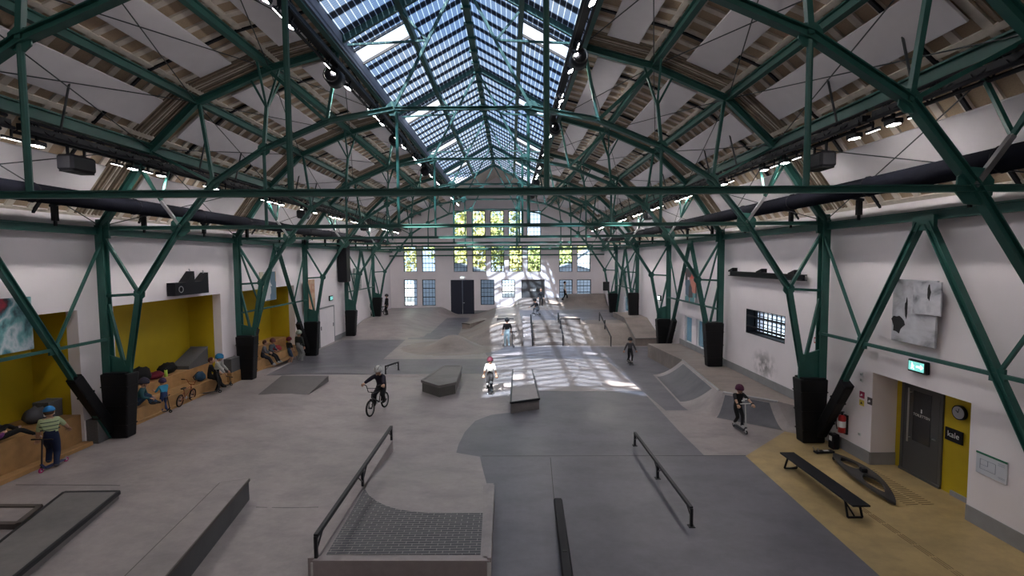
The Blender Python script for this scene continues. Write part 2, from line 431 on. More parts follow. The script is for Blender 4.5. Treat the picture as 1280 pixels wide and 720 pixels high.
# ================================================================== WALLS
def wall_grid(name, axis, c0, c1, us, zs, holes, mat, extra=None):
    """wall slab between planes c0,c1 on axis ('x' or 'y'); u runs along the wall; rectangular holes (u0,u1,z0,z1)"""
    us = sorted(set(us + [h[i] for h in holes for i in (0, 1)])); zs = sorted(set(zs + [h[i] for h in holes for i in (2, 3)]))
    mb = MB()
    def solid(i, j):
        if not (0 <= i < len(us) - 1 and 0 <= j < len(zs) - 1): return False
        u = (us[i] + us[i + 1]) / 2; z = (zs[j] + zs[j + 1]) / 2
        return not any(h[0] < u < h[1] and h[2] < z < h[3] for h in holes)
    def q(pts):
        vs = [((c, u, z) if axis == 'x' else (u, c, z)) for c, u, z in pts]; mb.add(vs, [(0, 1, 2, 3)])
    for i in range(len(us) - 1):
        for j in range(len(zs) - 1):
            if not solid(i, j): continue
            a, b, c, d = us[i], us[i + 1], zs[j], zs[j + 1]
            q([(c0, a, c), (c0, b, c), (c0, b, d), (c0, a, d)]); q([(c1, a, c), (c1, a, d), (c1, b, d), (c1, b, c)])
            if not solid(i - 1, j): q([(c0, a, c), (c0, a, d), (c1, a, d), (c1, a, c)])
            if not solid(i + 1, j): q([(c0, b, c), (c1, b, c), (c1, b, d), (c0, b, d)])
            if not solid(i, j - 1): q([(c0, a, c), (c1, a, c), (c1, b, c), (c0, b, c)])
            if not solid(i, j + 1): q([(c0, a, d), (c0, b, d), (c1, b, d), (c1, a, d)])
    bm = bmesh.new(); o = mb.build(name, mat)
    bm.from_mesh(o.data); bmesh.ops.remove_doubles(bm, verts=bm.verts, dist=1e-4); bmesh.ops.recalc_face_normals(bm, faces=bm.faces); bm.to_mesh(o.data); bm.free()
    return struct(o)
# end wall windows, measured on the wall plane
def ew(x0, x1, y0, y1):
    a = PY(x0, y0, YE); b = PY(x1, y1, YE); return (a.x, b.x, b.z, a.z)
EW = []
for x in ((567, 583.6), (590, 606.8), (612.4, 630), (635.2, 652.8), (658.5, 676.4)): EW.append(('upper', ew(x[0], x[1], 263, 295)))
for x in ((566.6, 584.3), (590.2, 607.7), (613.2, 630.4), (636, 653.3), (659.2, 676.2), (503.7, 521.3), (526.8, 544.2), (698.8, 715.8), (721.3, 738.3)): EW.append(('mid', ew(x[0], x[1], 307, 340)))
for x, y1 in (((504.4, 521.9), 382.5), ((527.3, 544.7), 382.5), ((600.5, 618), 381.5), ((627.3, 643.8), 372.4), ((699, 716), 373), ((721, 739), 373)): EW.append(('low', ew(x[0], x[1], 349.5, y1)))
dz = ew(563, 593, 350, 392.6); DOORE = (dz[0], dz[1], -.1, dz[3]); GATE = ew(651.6, 681, 349.5, 372.4)
wall_grid('wall_end', 'y', YE, YE + .4, [XL - .3, XR + .3], [-.1, 12.6], [w[1] for w in EW] + [DOORE, GATE], M['white_wall'])
wall_grid('wall_back', 'y', YB - .3, YB, [XL - .3, XR + .3], [-.1, 12.7], [], M['white_wall'])
# right wall
WIN_R = (15.0, 17.5, 2.28, 3.16); WR2 = (22.75, 23.75, .88, 2.2); WR3 = (21.25, 22.2, .88, 2.2); WR4 = (35.2, 36.4, 1.05, 2.2)
NICHE = (8.85, 11.3, -.1, 2.25)
wall_grid('wall_right', 'x', XR, XR + .62, [YB, YE + .4], [-.1, 6.4], [WIN_R, WR2, WR3, WR4, NICHE], M['scuffed_wall'])
# left wall with three seating niches
NL = [(6.9, 12.25), (13.35, 18.3), (19.75, 24.55)]
wall_grid('wall_left', 'x', XL - .3, XL, [YB, YE + .4], [-.1, 6.4], [(a, b, -.1, 3.8) for a, b in NL], M['white_wall'])
def niche(i, a, b):
    xb = XL - 1.25; mb = MB()
    mb.box(((xb - .05), (a + b) / 2, 1.95), (.1, b - a + .2, 3.9))
    for y in (a - .05, b + .05): mb.box((xb / 2 + (XL - .3) / 2, y, 1.95), (XL - .3 - xb, .1, 3.9))
    mb.box(((xb + XL - .3) / 2, (a + b) / 2, 3.85), (XL - .3 - xb, b - a, .1))
    struct(mb.build('wall_niche_%d' % (i + 1), M['yellow']))
for i, (a, b) in enumerate(NL): niche(i, a, b)
# skirting on the right wall and the end wall
def skirt(name, segs, h, t=.02, axis='x', c=XR, sgn=-1, z0=0):
    mb = MB()
    for a, b in segs:
        if axis == 'x': mb.box((c + sgn * t / 2, (a + b) / 2, z0 + h / 2), (t, b - a, h))
        else: mb.box(((a + b) / 2, c + sgn * t / 2, z0 + h / 2), (b - a, t, h))
    return struct(mb.build(name, M['baseboard']))
skirt('baseboard_right', [(YB, 8.85), (11.3, YE)], .30)
skirt('baseboard_left', [(YB, 6.9), (12.25, 13.35), (18.3, 19.75), (24.55, YE)], .3, c=XL, sgn=1)
skirt('baseboard_end', [(XL, DOORE[0]), (DOORE[1], XR)], .35, axis='y', c=YE, sgn=-1)

# ceiling boards with ribs, both slopes, and the solid strips before and after the skylight
def build_ceiling():
    mb = MB()
    for side in (-1, 1):
        for (r0, z0), (r1, z1) in zip(CEI, CEI[1:]):
            a = Vector((sx(side, r0), 0, z0)); b = Vector((sx(side, r1), 0, z1)); d = (b - a).normalized()
            nrm = Vector((0, 1, 0)).cross(d); 
            if nrm.z < 0: nrm = -nrm
            rot = Matrix((d, Vector((0, 1, 0)), d.cross(Vector((0, 1, 0))))).transposed()
            L = (b - a).length; mid = (a + b) / 2; ym = (YB + YE) / 2
            mb.cur = 0; c = mid + nrm * .06; mb.box((c.x, ym, c.z), (L + .08, YE - YB, .1), rot)
            mb.cur = 1
            y = YB + .2
            while y < YE:                      # pale ribs running up the slope
                k = min(abs(y - t) for t in T + [T[-1] + S])
                c = mid - nrm * .012; mb.box((c.x, y, c.z), (L * .98, .15, .045), rot); y += .5
            for t in T:                        # close set thin laths over every truss
                mb.cur = 2
                for k in range(-4, 5):
                    c = mid - nrm * .02; mb.box((c.x, t + k * .12, c.z), (L * .96, .05, .05), rot)
            mb.cur = 1
            for q in (a + d * .16, b - d * .16):
                c = q - nrm * .022; mb.box((c.x, ym, c.z), (.12, YE - YB, .05), rot)
        for y0, y1 in ((YB, SK0), (SK1, YE)):
            a = Vector((sx(side, 3.15), 0, 10.8)); b = Vector((XC, 0, RIDGE + .02)); d = (b - a).normalized()
            rot = Matrix((d, Vector((0, 1, 0)), d.cross(Vector((0, 1, 0))))).transposed(); mid = (a + b) / 2
            mb.cur = 3; mb.box((mid.x, (y0 + y1) / 2, mid.z + .05), ((b - a).length, y1 - y0, .1), rot)
    struct(mb.build('ceiling', [M['deck_tan'], M['rib'], M['lath'], M['rib']]))
build_ceiling()

# ================================================================== SKYLIGHT
def build_skylight():
    for side, word in ((-1, 'left'), (1, 'right')):
        t = thing('skylight', 'sloping glazed skylight with dark cell rows, slope on the %s of the ridge' % word, 'skylight', (XC, 0, RIDGE), 0, 'skylight slopes')
        a = Vector((0, 0, 0)); b = Vector((side * 3.12, 0, 10.83 - RIDGE)); L = (b - a).length; d = (b - a).normalized()
        # glass as a local plane: object x along slope, y along hall
        ang = math.atan2(-d.z, d.x) if side > 0 else math.atan2(-d.z, d.x)
        panes = []
        y = SK0
        holes = [(tt + .9, tt + 1.75) for tt in T[:5]]
        def pane(y0, y1, u0, u1, mat, nm):
            mb = MB(); mb.box(((u0 + u1) / 2, (y0 + y1) / 2, 0), (u1 - u0, y1 - y0, .02))
            o = mb.build(nm, M[mat], t); o.rotation_euler = (0, ang, 0); return o
        pane(SK0, SK1, 0, L / 2, 'pv', 'glass_pane')
        y = SK0
        for h0, h1 in holes:
            pane(y, h0, L / 2, L, 'pv', 'glass_pane'); o = pane(h0, h1, L / 2, L, 'clear', 'clear_pane'); o['label'] = 'clear bright pane without dark cells'; y = h1
        pane(y, SK1, L / 2, L, 'pv', 'glass_pane')
        for h0, h1 in holes:
            for yy in (h0, h1):
                mb = MB(); mb.beam(a + d * (L * .5) + Vector((0, yy, -.03)), b + Vector((0, yy, -.03)), .05, .07); mb.build('pane_frame', M['black'], t)
        # glazing rafters at half spacing, mid purlin
        for tt in T[:6] + [SK0 + .1, SK1 - .1]:
            mb = MB(); mb.beam((side * .02, tt, -.12), b + Vector((0, tt, -.12)), .09, .16); mb.build('rafter', M['green'], t)
        mb = MB(); q = a + d * (L * .5); mb.beam((q.x, SK0, q.z - .14), (q.x, SK1, q.z - .14), .14, .2); mb.build('purlin', M['green'], t)
        mb = MB(); mb.box((b.x, (SK0 + SK1) / 2, b.z - .16), (.10, SK1 - SK0, .34)); mb.build('upstand', M['curb'], t)
    mb = MB(); mb.box((XC, (SK0 + SK1) / 2, RIDGE - .16), (.2, SK1 - SK0, .24))
    y = SK0 + .3
    while y < SK1: mb.box((XC, y, RIDGE - .3), (.3, .1, .08)); y += .966
    single(mb.build('ridge_beam', M['green']), 'dark green ridge beam running along the top of the glazed skylight', 'beam')
build_skylight()

# ================================================================== TRUSSES
def build_truss():
    t = thing('roof_truss', 'x', 'roof truss', (0, 0, 0)); G = M['green']
    def V(side, p): return Vector((sx(side, p[0]), 0, p[1]))
    tie = MB(); tie.ibeam((sx(-1, 9.6), 0, 5.92), (sx(1, 9.6), 0, 5.92), .10, .095); tie.build('tie_beam', G, t)
    ap = MB(); ap.ibeam(V(-1, (1.8, 8.97)), V(1, (1.8, 8.97)), .1, .09); ap.build('collar_beam', G, t)
    for s in (-1, 1):
        mb = MB()
        for a, b in zip(RAF, RAF[1:]): mb.ibeam(V(s, a), V(s, b), .14, .17)
        mb.build('rafter', G, t)
        mb = MB()
        for a, b in zip(ARCH, ARCH[1:]): mb.ibeam(V(s, a), V(s, b), .13, .125)
        # gusset plates
        for p, r in (((7.5, 5.95), .27), ((5.22, 7.95), .17), ((6.58, 7.08), .17), ((8.68, 4.17), .16), ((1.8, 8.97), .2)):
            c = V(s, p); pts = [(c.x + r * math.cos(k * PI / 4 + .3), c.z + r * math.sin(k * PI / 4 + .3)) for k in range(8)]
            n = len(pts); vs = [(x, -.012, z) for x, z in pts] + [(x, .012, z) for x, z in pts]
            mb.add(vs, [tuple(range(n)), tuple(range(2 * n - 1, n - 1, -1))] + [(i, n + i, n + (i + 1) % n, (i + 1) % n) for i in range(n)])
        mb.build('arch_chord', G, t)
        mb = MB(); mb.ibeam(V(s, (9.6, 0.35)), V(s, (9.6, 6.0)), .2, .2)
        c = V(s, (9.55, 5.9)); mb.box(c, (.34, .06, .5))
        # foot gusset
        f0, f1, f2, f3 = V(s, (9.62, 2.55)), V(s, (9.62, 1.7)), V(s, (9.0, 1.7)), V(s, (9.0, 2.35))
        mb.add([(p.x, y, p.z) for y in (-.03, .03) for p in (f0, f1, f2, f3)], [(0, 1, 2, 3), (7, 6, 5, 4), (0, 4, 5, 1), (1, 5, 6, 2), (2, 6, 7, 3), (3, 7, 4, 0)])
        mb.build('post', G, t)
        for p, q, w in (((9.58, 5.75), (8.68, 4.17), .075), ((8.68, 4.17), (9.6, 4.12), .07), ((9.52, 3.9), (9.16, 2.2), .075)):
            m = MB(); m.beam(V(s, p), V(s, q), w); m.build('leg_strut', G, t)
        for r, z in ((1.72, 8.9), (5.22, 7.9)):
            m = MB(); m.tube((sx(s, r), 0, 5.95), (sx(s, r), 0, z), .042, 8); m.build('hanger', G, t)
        for p, q, w in (((3.2, 10.45), (3.55, 8.64), .07), ((3.55, 8.64), (4.95, 9.9), .09), ((5.22, 7.95), (5.1, 9.1), .08), ((6.58, 7.08), (6.85, 9.1), .075),
                        ((6.58, 7.08), (8.15, 7.9), .06), ((1.8, 8.97), (0.0, 12.35), .07), ((.9, 10.7), (2.95, 10.6), .05), ((.9, 10.7), (1.5, 11.4), .05)):
            m = MB(); m.beam(V(s, p), V(s, q), w); m.build('web_strut', G, t)
        # fans that spread to the purlins
        m = MB(); j = V(s, (5.1, 9.0))
        for e in ((sx(s, 5.0), -.62, 9.95), (sx(s, 5.0), .62, 9.95), (sx(s, 4.75), 0, 10.0), (sx(s, 5.5), 0, 9.75)): m.beam(j, e, .05)
        m.build('knee_brace', G, t)
        m = MB(); j = V(s, (7.98, 6.62))
        for e in ((sx(s, 8.15), -.7, 7.8), (sx(s, 8.15), .7, 7.8), (sx(s, 8.5), 0, 7.5)): m.beam(j, e, .055)
        m.build('knee_brace', G, t)
        m = MB(); m.beam(V(s, (7.5, 5.95)), j, .07); m.build('pale_strut', M['alu'], t)
    return t
tr0 = build_truss()
for k, y in enumerate(T):
    o = tr0 if k == 0 else dup(tr0, (0, y, 0))
    o.location = (0, y, 0); o['group'] = 'green steel roof trusses'
    o['label'] = 'green steel arched roof truss on two side posts, %s from the camera' % nth(k)
# longitudinal purlins
def purlin(side, rel, z, w, h, row):
    mb = MB(); x = sx(side, rel); mb.ibeam((x, YB, z), (x, YE, z), w, h)
    single(mb.build('roof_purlin', M['green']), 'green steel beam along the %s roof slope, %s row up from the wall' % ('left' if side < 0 else 'right', nth(row)), 'beam', 'roof purlins')
for s in (-1, 1):
    purlin(s, 9.66, 5.84, .14, .2, 0)
    purlin(s, 8.2, 7.98, .16, .26, 1); purlin(s, 6.95, 9.22, .14, .2, 2); purlin(s, 5.0, 10.08, .14, .2, 3); purlin(s, 3.14, 10.5, .14, .24, 4)
# far cross beams on the end wall
for z, lab in ((5.95, 'upper'), (5.45, 'lower')):
    mb = MB(); mb.ibeam((XL + .02, YE - .35, z), (XR - .02, YE - .35, z), .1, .12)
    for k in range(8): mb.beam((XL + 1.2 + k * 2.4, YE - .35, z), (XL + 1.2 + k * 2.4, YE, z), .06)
    single(mb.build('cross_beam', M['green']), 'thin %s steel beam spanning the end wall between the window rows' % lab, 'beam')

# wall bracing: A-frames in every second bay
def wall_brace(side, y0, y1, lab):
    x = sx(side, 9.55); ym = (y0 + y1) / 2; t = thing('wall_brace', lab, 'steel bracing', (x, ym, 0), 0, 'wall bracing frames')
    h = (y1 - y0) / 2; G = M['green']
    mb = MB(); mb.box((0, 0, 5.68), (.08, .5, .3)); mb.build('apex_plate', G, t)
    zr = 2.97; j = h * (5.7 - zr) / 5.4; zj = zr + .05
    for s in (-1, 1):
        m = MB(); m.ibeam((0, s * .1, 5.68), (0, s * (h - .12), .35), .13, .14); m.build('leg', G, t)
        yj = .1 + (h - .22) * (5.68 - zr) / 5.33
        m = MB(); m.beam((0, s * yj, zr), (0, s * (h - .05), 5.6), .055); m.build('stay', G, t)
        m = MB(); m.box((0, s * yj, zr), (.05, .26, .24)); m.build('joint_plate', G, t)
    m = MB(); m.beam((0, -h, zr), (0, h, zr), .07); m.build('rail', G, t)
TB = T
wall_brace(1, T[0], T[1], 'green A-shaped wall bracing beside the grey framed artwork above the door')
wall_brace(1, T[2], T[3], 'green A-shaped wall bracing in front of the colourful picture, right wall')
wall_brace(1, T[4], T[5], 'green A-shaped wall bracing at the far end of the right wall')
wall_brace(-1, T[0], T[1], 'green A-shaped wall bracing before the near yellow niche, left wall')
wall_brace(-1, T[2], T[3], 'green A-shaped wall bracing before the far yellow niche, left wall')
wall_brace(-1, T[4], T[5], 'green A-shaped wall bracing at the far end of the left wall')

# black crash pads around post feet
def post_pad(side, y, z0, h, lab, w=.74, slant=0):
    x = sx(side, 9.32); t = thing('post_pad', lab, 'crash pad', (x, y, z0), 0, 'black crash pads on the post feet')
    mb = MB(); wb = w * .80
    # tapered: narrower at the foot
    def ring(wx, wy, z, dx): return [Vector((dx - wx / 2, -wy / 2, z)), Vector((dx + wx / 2, -wy / 2, z)), Vector((dx + wx / 2, wy / 2, z)), Vector((dx - wx / 2, wy / 2, z))]
    dxb = side * .06
    A = ring(wb, .34, 0, dxb); B = ring(w, .42, h, 0)
    mb.add(A + B, [(3, 2, 1, 0), (4, 5, 6, 7), (0, 1, 5, 4), (1, 2, 6, 5), (2, 3, 7, 6), (3, 0, 4, 7)])
    o = mb.build('padding', M['pad'], t)
    bv = o.modifiers.new('b', 'BEVEL'); bv.width = .035; bv.segments = 2
    m = MB(); m.box((0, 0, h + .01), (w * .8, .4, .05)); m.build('top_cuff', M['black'], t)
    for sgn in (-1,):
        for k in range(3):
            m = MB(); zz = h * (.2 + .3 * k); ww = wb + (w - wb) * (zz / h) + .012; d2 = .34 + .08 * zz / h + .012
            m.box((dxb * (1 - zz / h), 0, zz), (ww, d2, .03)); m.build('strap', M['pad'], t)
    return t
for s, word in ((-1, 'left'), (1, 'right')):
    zs = {(-1, 1): .3, (-1, 2): .3, (-1, 5): .6, (1, 2): .68, (1, 4): 1.0, (1, 5): .78}
    names = {(-1, 1): 'black padded post foot between the two near yellow niches', (-1, 2): 'black padded post foot between second and third yellow niches',
             (-1, 3): 'black padded post foot just past the far yellow niche', (-1, 4): 'black padded post foot on the left wall beyond the white double door',
             (-1, 5): 'black padded post foot where riders gather in the far left corner',
             (1, 1): 'black padded post foot beside the fire extinguisher', (1, 2): 'black padded post foot on the raised deck by the quarter pipe',
             (1, 3): 'black padded post foot before the two small blue windows', (1, 4): 'black padded post foot on the platform behind the wide wall ledge',
             (1, 5): 'farthest black padded post foot on the right wall', (-1, 0): 'x', (1, 0): 'x'}
    for k in range(1, 6):
        post_pad(s, T[k], zs.get((s, k), 0), {1: 1.75, 2: 1.75, 3: 1.8, 4: 1.75, 5: 1.5}[k], names[(s, k)])
def slant_pad(side, y, dirn, z0, lab):
    x = sx(side, 9.55); h = S / 2; 
    t = thing('brace_pad', lab, 'crash pad', (x, y, z0), 0, 'slanted black crash pads')
    p0 = Vector((0, dirn * .12, .25)); p1 = Vector((0, dirn * (.12 + 1.75 * (h - .22) / 5.33), 1.85))
    m = MB(); m.beam(p0, p1, .23, .28); o = m.build('padding', M['pad'], t); bv = o.modifiers.new('b', 'BEVEL'); bv.width = .03; bv.segments = 2
    m = MB(); d = (p1 - p0).normalized(); m.beam(p1 - d * .02, p1 + d * .05, .22, .24); m.build('top_cuff', M['black'], t)
    for k in (.3, .7):
        q = p0.lerp(p1, k); m = MB(); m.beam(q - d * .02, q + d * .02, .242, .292); m.build('strap', M['pad'], t)
slant_pad(1, T[1], -1, 0.0, 'slanted black padded brace foot next to the red extinguisher')
slant_pad(-1, T[1], -1, .3, 'slanted black padded brace foot in front of the nearest yellow niche')
slant_pad(-1, T[3], -1, 0, 'slanted black padded brace foot beside the far yellow niche')
slant_pad(1, T[3], -1, 0, 'slanted black padded brace foot before the small blue windows')
slant_pad(-1, T[2], 1, .3, 'slanted black padded brace foot at the start of the third niche')

# ================================================================== ACOUSTIC PANELS, CABLES
def panel_row(seg, u, w, row):
    (r0, z0), (r1, z1) = CEI[seg], CEI[seg + 1]
    for side in (-1, 1):
        a = Vector((sx(side, r0), 0, z0)); b = Vector((sx(side, r1), 0, z1)); d = (b - a).normalized(); L = (b - a).length
        nrm = Vector((0, 1, 0)).cross(d); nrm = nrm if nrm.z > 0 else -nrm
        rot = Matrix((d, Vector((0, 1, 0)), d.cross(Vector((0, 1, 0))))).transposed()
        c = a + d * (L * u) - nrm * .11
        first = None
        for k in range(7):
            y = T[0] - S + S * k + S / 2 + .05
            if k == 0 and seg > 1: pass
            lab = 'white acoustic ceiling board, %s slope, %s row above the wall, %s bay from camera' % ('left' if side < 0 else 'right', nth(row), nth(k))
            if first is None:
                t = thing('acoustic_panel', lab, 'ceiling panel', (c.x, y, c.z), 0, 'acoustic ceiling boards')
                m = MB(); m.bbox((0, 0, 0), (w, 4.95, .05), .008, rot); m.build('board', M['acoustic'], t)
                for yy in (-1.55, 1.55):
                    m = MB(); q = nrm * .06; m.box((q.x, yy, q.z), (L * .95, .07, .05), rot); m.build('bracket', M['black'], t)
                for yy in (-2.3, 2.3):
                    m = MB(); q = nrm * .05; m.box((q.x, yy, q.z), (w * .8, .04, .05), rot); m.build('end_batten', M['black'], t)
                first = t
            else: dup(first, (c.x, y, c.z), 0, lab)
panel_row(0, .45, 1.05, 0); panel_row(1, .5, .84, 1); panel_row(2, .5, .86, 2); panel_row(3, .5, .82, 3)
def cables():
    for side in (-1, 1):
        for seg in range(4):
            for k in range(6):
                y0, y1 = T[k] - S, T[k]
                a, b = RAF[seg], RAF[seg + 1]
                t = thing('bracing_cable', 'thin crossed bracing cables, %s slope, %s row above the wall, %s bay from camera' % ('left' if side < 0 else 'right', nth(seg), nth(k)), 'cable', (XC, (y0 + y1) / 2, 0), 0, 'crossed roof bracing cables')
                h = S / 2
                for s2 in (-1, 1):
                    m = MB(); m.tube((side * a[0], -h * s2, a[1] + .02), (side * b[0], h * s2, b[1] + .02), .013, 5); m.build('cable', M['cable'], t)
cables()

# ================================================================== LAMP RAILS, FLOODLIGHTS, SPEAKERS
RAILS = [(-1, 'upper', -4.22, 9.62), (1, 'upper', 1.62, 10.02), (-1, 'lower', sx(-1, 7.98), 7.38), (1, 'lower', sx(1, 7.98), 7.42)]
def lamp_protos():
    t = thing('floodlight', 'x', 'lamp'); 
    m = MB(); m.bbox((0, 0, .05), (.16, .27, .09), .015); m.build('housing', M['black'], t)
    m = MB(); m.box((0, 0, .0), (.105, .18, .012)); o = m.build('lens', M['lens'], t); o['label'] = 'glowing white lens'
    m = MB(); m.beam((0, 0, .09), (0, 0, .2), .04); m.build('bracket', M['black'], t)
    t2 = thing('linear_lamp', 'x', 'lamp')
    m = MB(); m.bbox((0, 0, .04), (.05, .36, .05), .01); m.build('housing', M['black'], t2)
    m = MB(); m.box((0, 0, .012), (.022, .32, .01)); o = m.build('lens', M['strip'], t2); o['label'] = 'thin glowing white strip'
    m = MB(); m.beam((0, 0, .06), (0, 0, .2), .03); m.build('bracket', M['black'], t2)
    return t, t2
fl, ll = lamp_protos(); used = [False, False]
def rails():
    for side, lvl, x, z in RAILS:
        sd = 'left' if side < 0 else 'right'
        first = None
        for k in range(6):
            y = 12.25 - S * (1 if lvl == 'lower' else 0) + S * k
            if y > YE - 3: break
            lab = 'black lamp rail hung under the %s roof slope, %s line, %s from the camera' % (sd, lvl, nth(k))
            if first is None:
                t = thing('lamp_rail', lab, 'lamp rail', (x, y, z), 0, 'black lamp rails'); h = S / 2 - .12
                for dx, dz_ in ((-.13, 0.1), (.13, .1), (0, .34)):
                    m = MB(); m.tube((dx, -h, dz_), (dx, h, dz_), .035, 6); m.build('tube', M['black'], t)
                m = MB(); m.box((0, 0, .2), (.16, 2 * h, .12)); m.build('cable_tray', M['black'], t)
                m = MB(); n = 12
                for i in range(n):
                    ya = -h + 2 * h * i / n; yb = ya + h / n; yc = ya + 2 * h / n
                    for dx in (-.13, .13): m.tube((dx, ya, .1), (0, yb, .34), .014, 5); m.tube((0, yb, .34), (dx, yc, .1), .014, 5)
                m.build('lattice', M['black'], t)
                for yy in (-2.2, 2.2):
                    top = (10.7 - z) if lvl == 'upper' else 1.35
                    dxx = side * (-.25 if lvl == 'upper' else -.25); m = MB(); m.tube((0, yy, .34), (dxx if lvl == 'lower' else side * .45, yy, .34 + top - .34 if lvl == 'upper' else top), .022, 6); m.build('hanger', M['cable'], t)
                first = t
            else: dup(first, (x, y, z), 0, lab)
        n = 0
        for k in range(11):
            yc = 9.05 + 3.34 * k
            if yc > 41.5: break
            for dy in (-.48, .48):
                lab = 'lit floodlight on the %s %s lamp rail, %s from the camera' % (sd, lvl, nth(n) if n < 14 else 'number %d' % (n + 1))
                o = fl if not used[0] else dup(fl, None, None); used[0] = True
                o.location = (x, yc + dy, z - .1); tl = -side * .45 if lvl == 'upper' else -side * .05; o.rotation_euler = (0, tl, 0); o['label'] = lab; o['group'] = 'floodlights on the lamp rails'
                o2 = ll if not used[1] else dup(ll, None, None); used[1] = True
                o2.location = (x, yc + dy - .48, z - .1); o2.rotation_euler = (0, tl, 0); o2['group'] = 'slim strip lamps on the lamp rails'
                o2['label'] = lab.replace('floodlight', 'slim strip lamp')
                n += 1
        if lvl == 'upper':      # the same row carries on above and behind the camera
            back = dup(first, (x, .8, z), 0, 'black lamp rail of the %s upper line, above the camera' % sd)
            for i, yy in enumerate((-1.4, -.4, 2.0, 3.0)):
                o = dup(fl, (x, yy, z - .1), None, 'lit floodlight above the camera on the %s upper rail, %s from the back wall' % (sd, nth(i))); o.rotation_euler = (0, -side * .45, 0)
rails()
def speakers():
    n = 0; first = None
    for side, x, z in ((-1, -4.28, 9.62), (1, 1.72, 10.02)):
        for k in range(5):
            y = 12.1 + k * S
            lab = 'round black hanging loudspeaker on the upper %s lamp rail, %s from camera' % ('left' if side < 0 else 'right', nth(k))
            if first is None:
                t = thing('hanging_loudspeaker', lab, 'loudspeaker', (x, y, z - .12), 0, 'round black loudspeakers')
                m = MB(); m.smooth = True; m.tube((0, -.25, 0), (0, .1, 0), .2, 16, .23); m.tube((0, .1, 0), (0, .25, 0), .23, 16, .15); m.build('cabinet', M['black'], t)
                m = MB(); m.torus((0, -.25, 0), .18, .02, 'Y', 16, 6); m.build('rim', M['rubber'], t)
                m = MB(); m.beam((0, -.05, .2), (0, -.05, .5), .06); m.build('bracket', M['black'], t)
                first = t
            else: dup(first, (x, y, z - .12), 0, lab)
    first = None
    for side, ys in ((-1, (10.4, 21.6, 30.6)), (1, (10.6, 23.6, 31.0))):
        x = sx(side, 8.0)
        for k, y in enumerate(ys):
            lab = 'black box loudspeaker under the lower %s lamp rail, %s from camera' % ('left' if side < 0 else 'right', nth(k))
            if first is None:
                t = thing('box_loudspeaker', lab, 'loudspeaker', (x, y, 7.1), 0, 'black box loudspeakers')
                m = MB(); m.bbox((0, 0, 0), (.36, .62, .34), .05); m.build('cabinet', M['black'], t)
                m = MB(); m.bbox((0, 0, -.175), (.3, .54, .02), .008); m.build('grille', M['rubber'], t)
                m = MB(); m.beam((0, -.2, .15), (0, -.2, .36), .04); m.beam((0, .2, .15), (0, .2, .36), .04); m.beam((0, -.22, .36), (0, .22, .36), .045); m.build('bracket', M['black'], t)
                first = t
            else: dup(first, (x, y, 7.1), 0, lab)
speakers()
# textile ducts and their brackets
for side, sd in ((-1, 'left'), (1, 'right')):
    x = sx(side, 8.85); t = thing('air_duct', 'long black textile air duct under the %s roof slope above the wall' % sd, 'air duct', (x, 0, 6.5))
    m = MB(); m.smooth = True
    m.tube((0, YB + .5, 0), (0, 39.5, 0), .2, 16); m.build('sleeve', M['duct'], t)
    for k in range(14):
        m = MB(); m.torus((0, 2.0 + k * 2.75, 0), .205, .014, 'Y', 16, 5); m.build('hoop', M['black'], t)

    for k in range(13):
        y = 5.9 + k * 2.75
        if y > 38: break
        m = MB(); m.beam((side * .2, y, -.05), (side * .72, y, -.15), .06); m.beam((side * .62, y, -.15), (side * .62, y, -.5), .1); m.beam((side * .62, y, -.5), (side * .62, y, -.62), .05)
        m.build('bracket', M['black'], t)
# ================================================================== WINDOWS, DOORS
def window_y(n, w, cols, rows, heavy, y=YE):
    x0, x1, z0, z1 = w; t = bpy.data.objects.new('window_%d' % n, None); COL.objects.link(t); t.location = ((x0 + x1) / 2, y + .22, (z0 + z1) / 2); struct(t)
    W_, H = x1 - x0, z1 - z0; m = MB(); f = .07
    for sx_ in (-1, 1): m.box((sx_ * (W_ - f) / 2, 0, 0), (f, .08, H))
    for sz in (-1, 1): m.box((0, 0, sz * (H - f) / 2), (W_, .08, f))
    for i in range(1, cols): m.box((-W_ / 2 + W_ * i / cols, 0, 0), (.028, .05, H))
    for j in range(1, rows): m.box((0, 0, -H / 2 + H * j / rows), (W_, .05, .028 if j not in heavy else .075))
    m.build('frame', M['black'], t)
    m = MB(); m.box((0, .01, 0), (W_, .012, H)); m.build('pane', M['winglass'], t)
    m = MB(); m.box((0, -.12, -H / 2 + .01), (W_, .24, .03)); m.build('sill', M['white_wall'], t)
n = 1
for kind, w in EW:
    window_y(n, w, 4, {'upper': 6, 'mid': 6, 'low': 6}[kind], {'upper': (), 'mid': (2,), 'low': (2, 4)}[kind]); n += 1
def window_x(n, w, cols, rows, X, glass, dark=True):
    y0, y1, z0, z1 = w; t = bpy.data.objects.new('window_%d' % n, None); COL.objects.link(t); t.location = (X, (y0 + y1) / 2, (z0 + z1) / 2); struct(t)
    W_, H = y1 - y0, z1 - z0; m = MB(); f = .07; D = .08
    for s_ in (-1, 1): m.box((0, s_ * (W_ - f) / 2, 0), (D, f, H))
    for sz in (-1, 1): m.box((0, 0, sz * (H - f) / 2), (D, W_, f))
    for i in range(1, cols): m.box((0, -W_ / 2 + W_ * i / cols, 0), (.04, .02, H))
    for j in range(1, rows): m.box((0, 0, -H / 2 + H * j / rows), (.04, W_, .022))
    m.build('frame', M['black'] if dark else M['white'], t)
    m = MB(); m.box((.01, 0, 0), (.012, W_, H)); m.build('pane', M[glass], t)
    return t
wr = window_x(n, WIN_R, 9, 7, XR + .35, 'winglass'); n += 1
m = MB()
for z in (-.19, .19): m.box((-.32, 0, z), (.05, 2.5, .05))
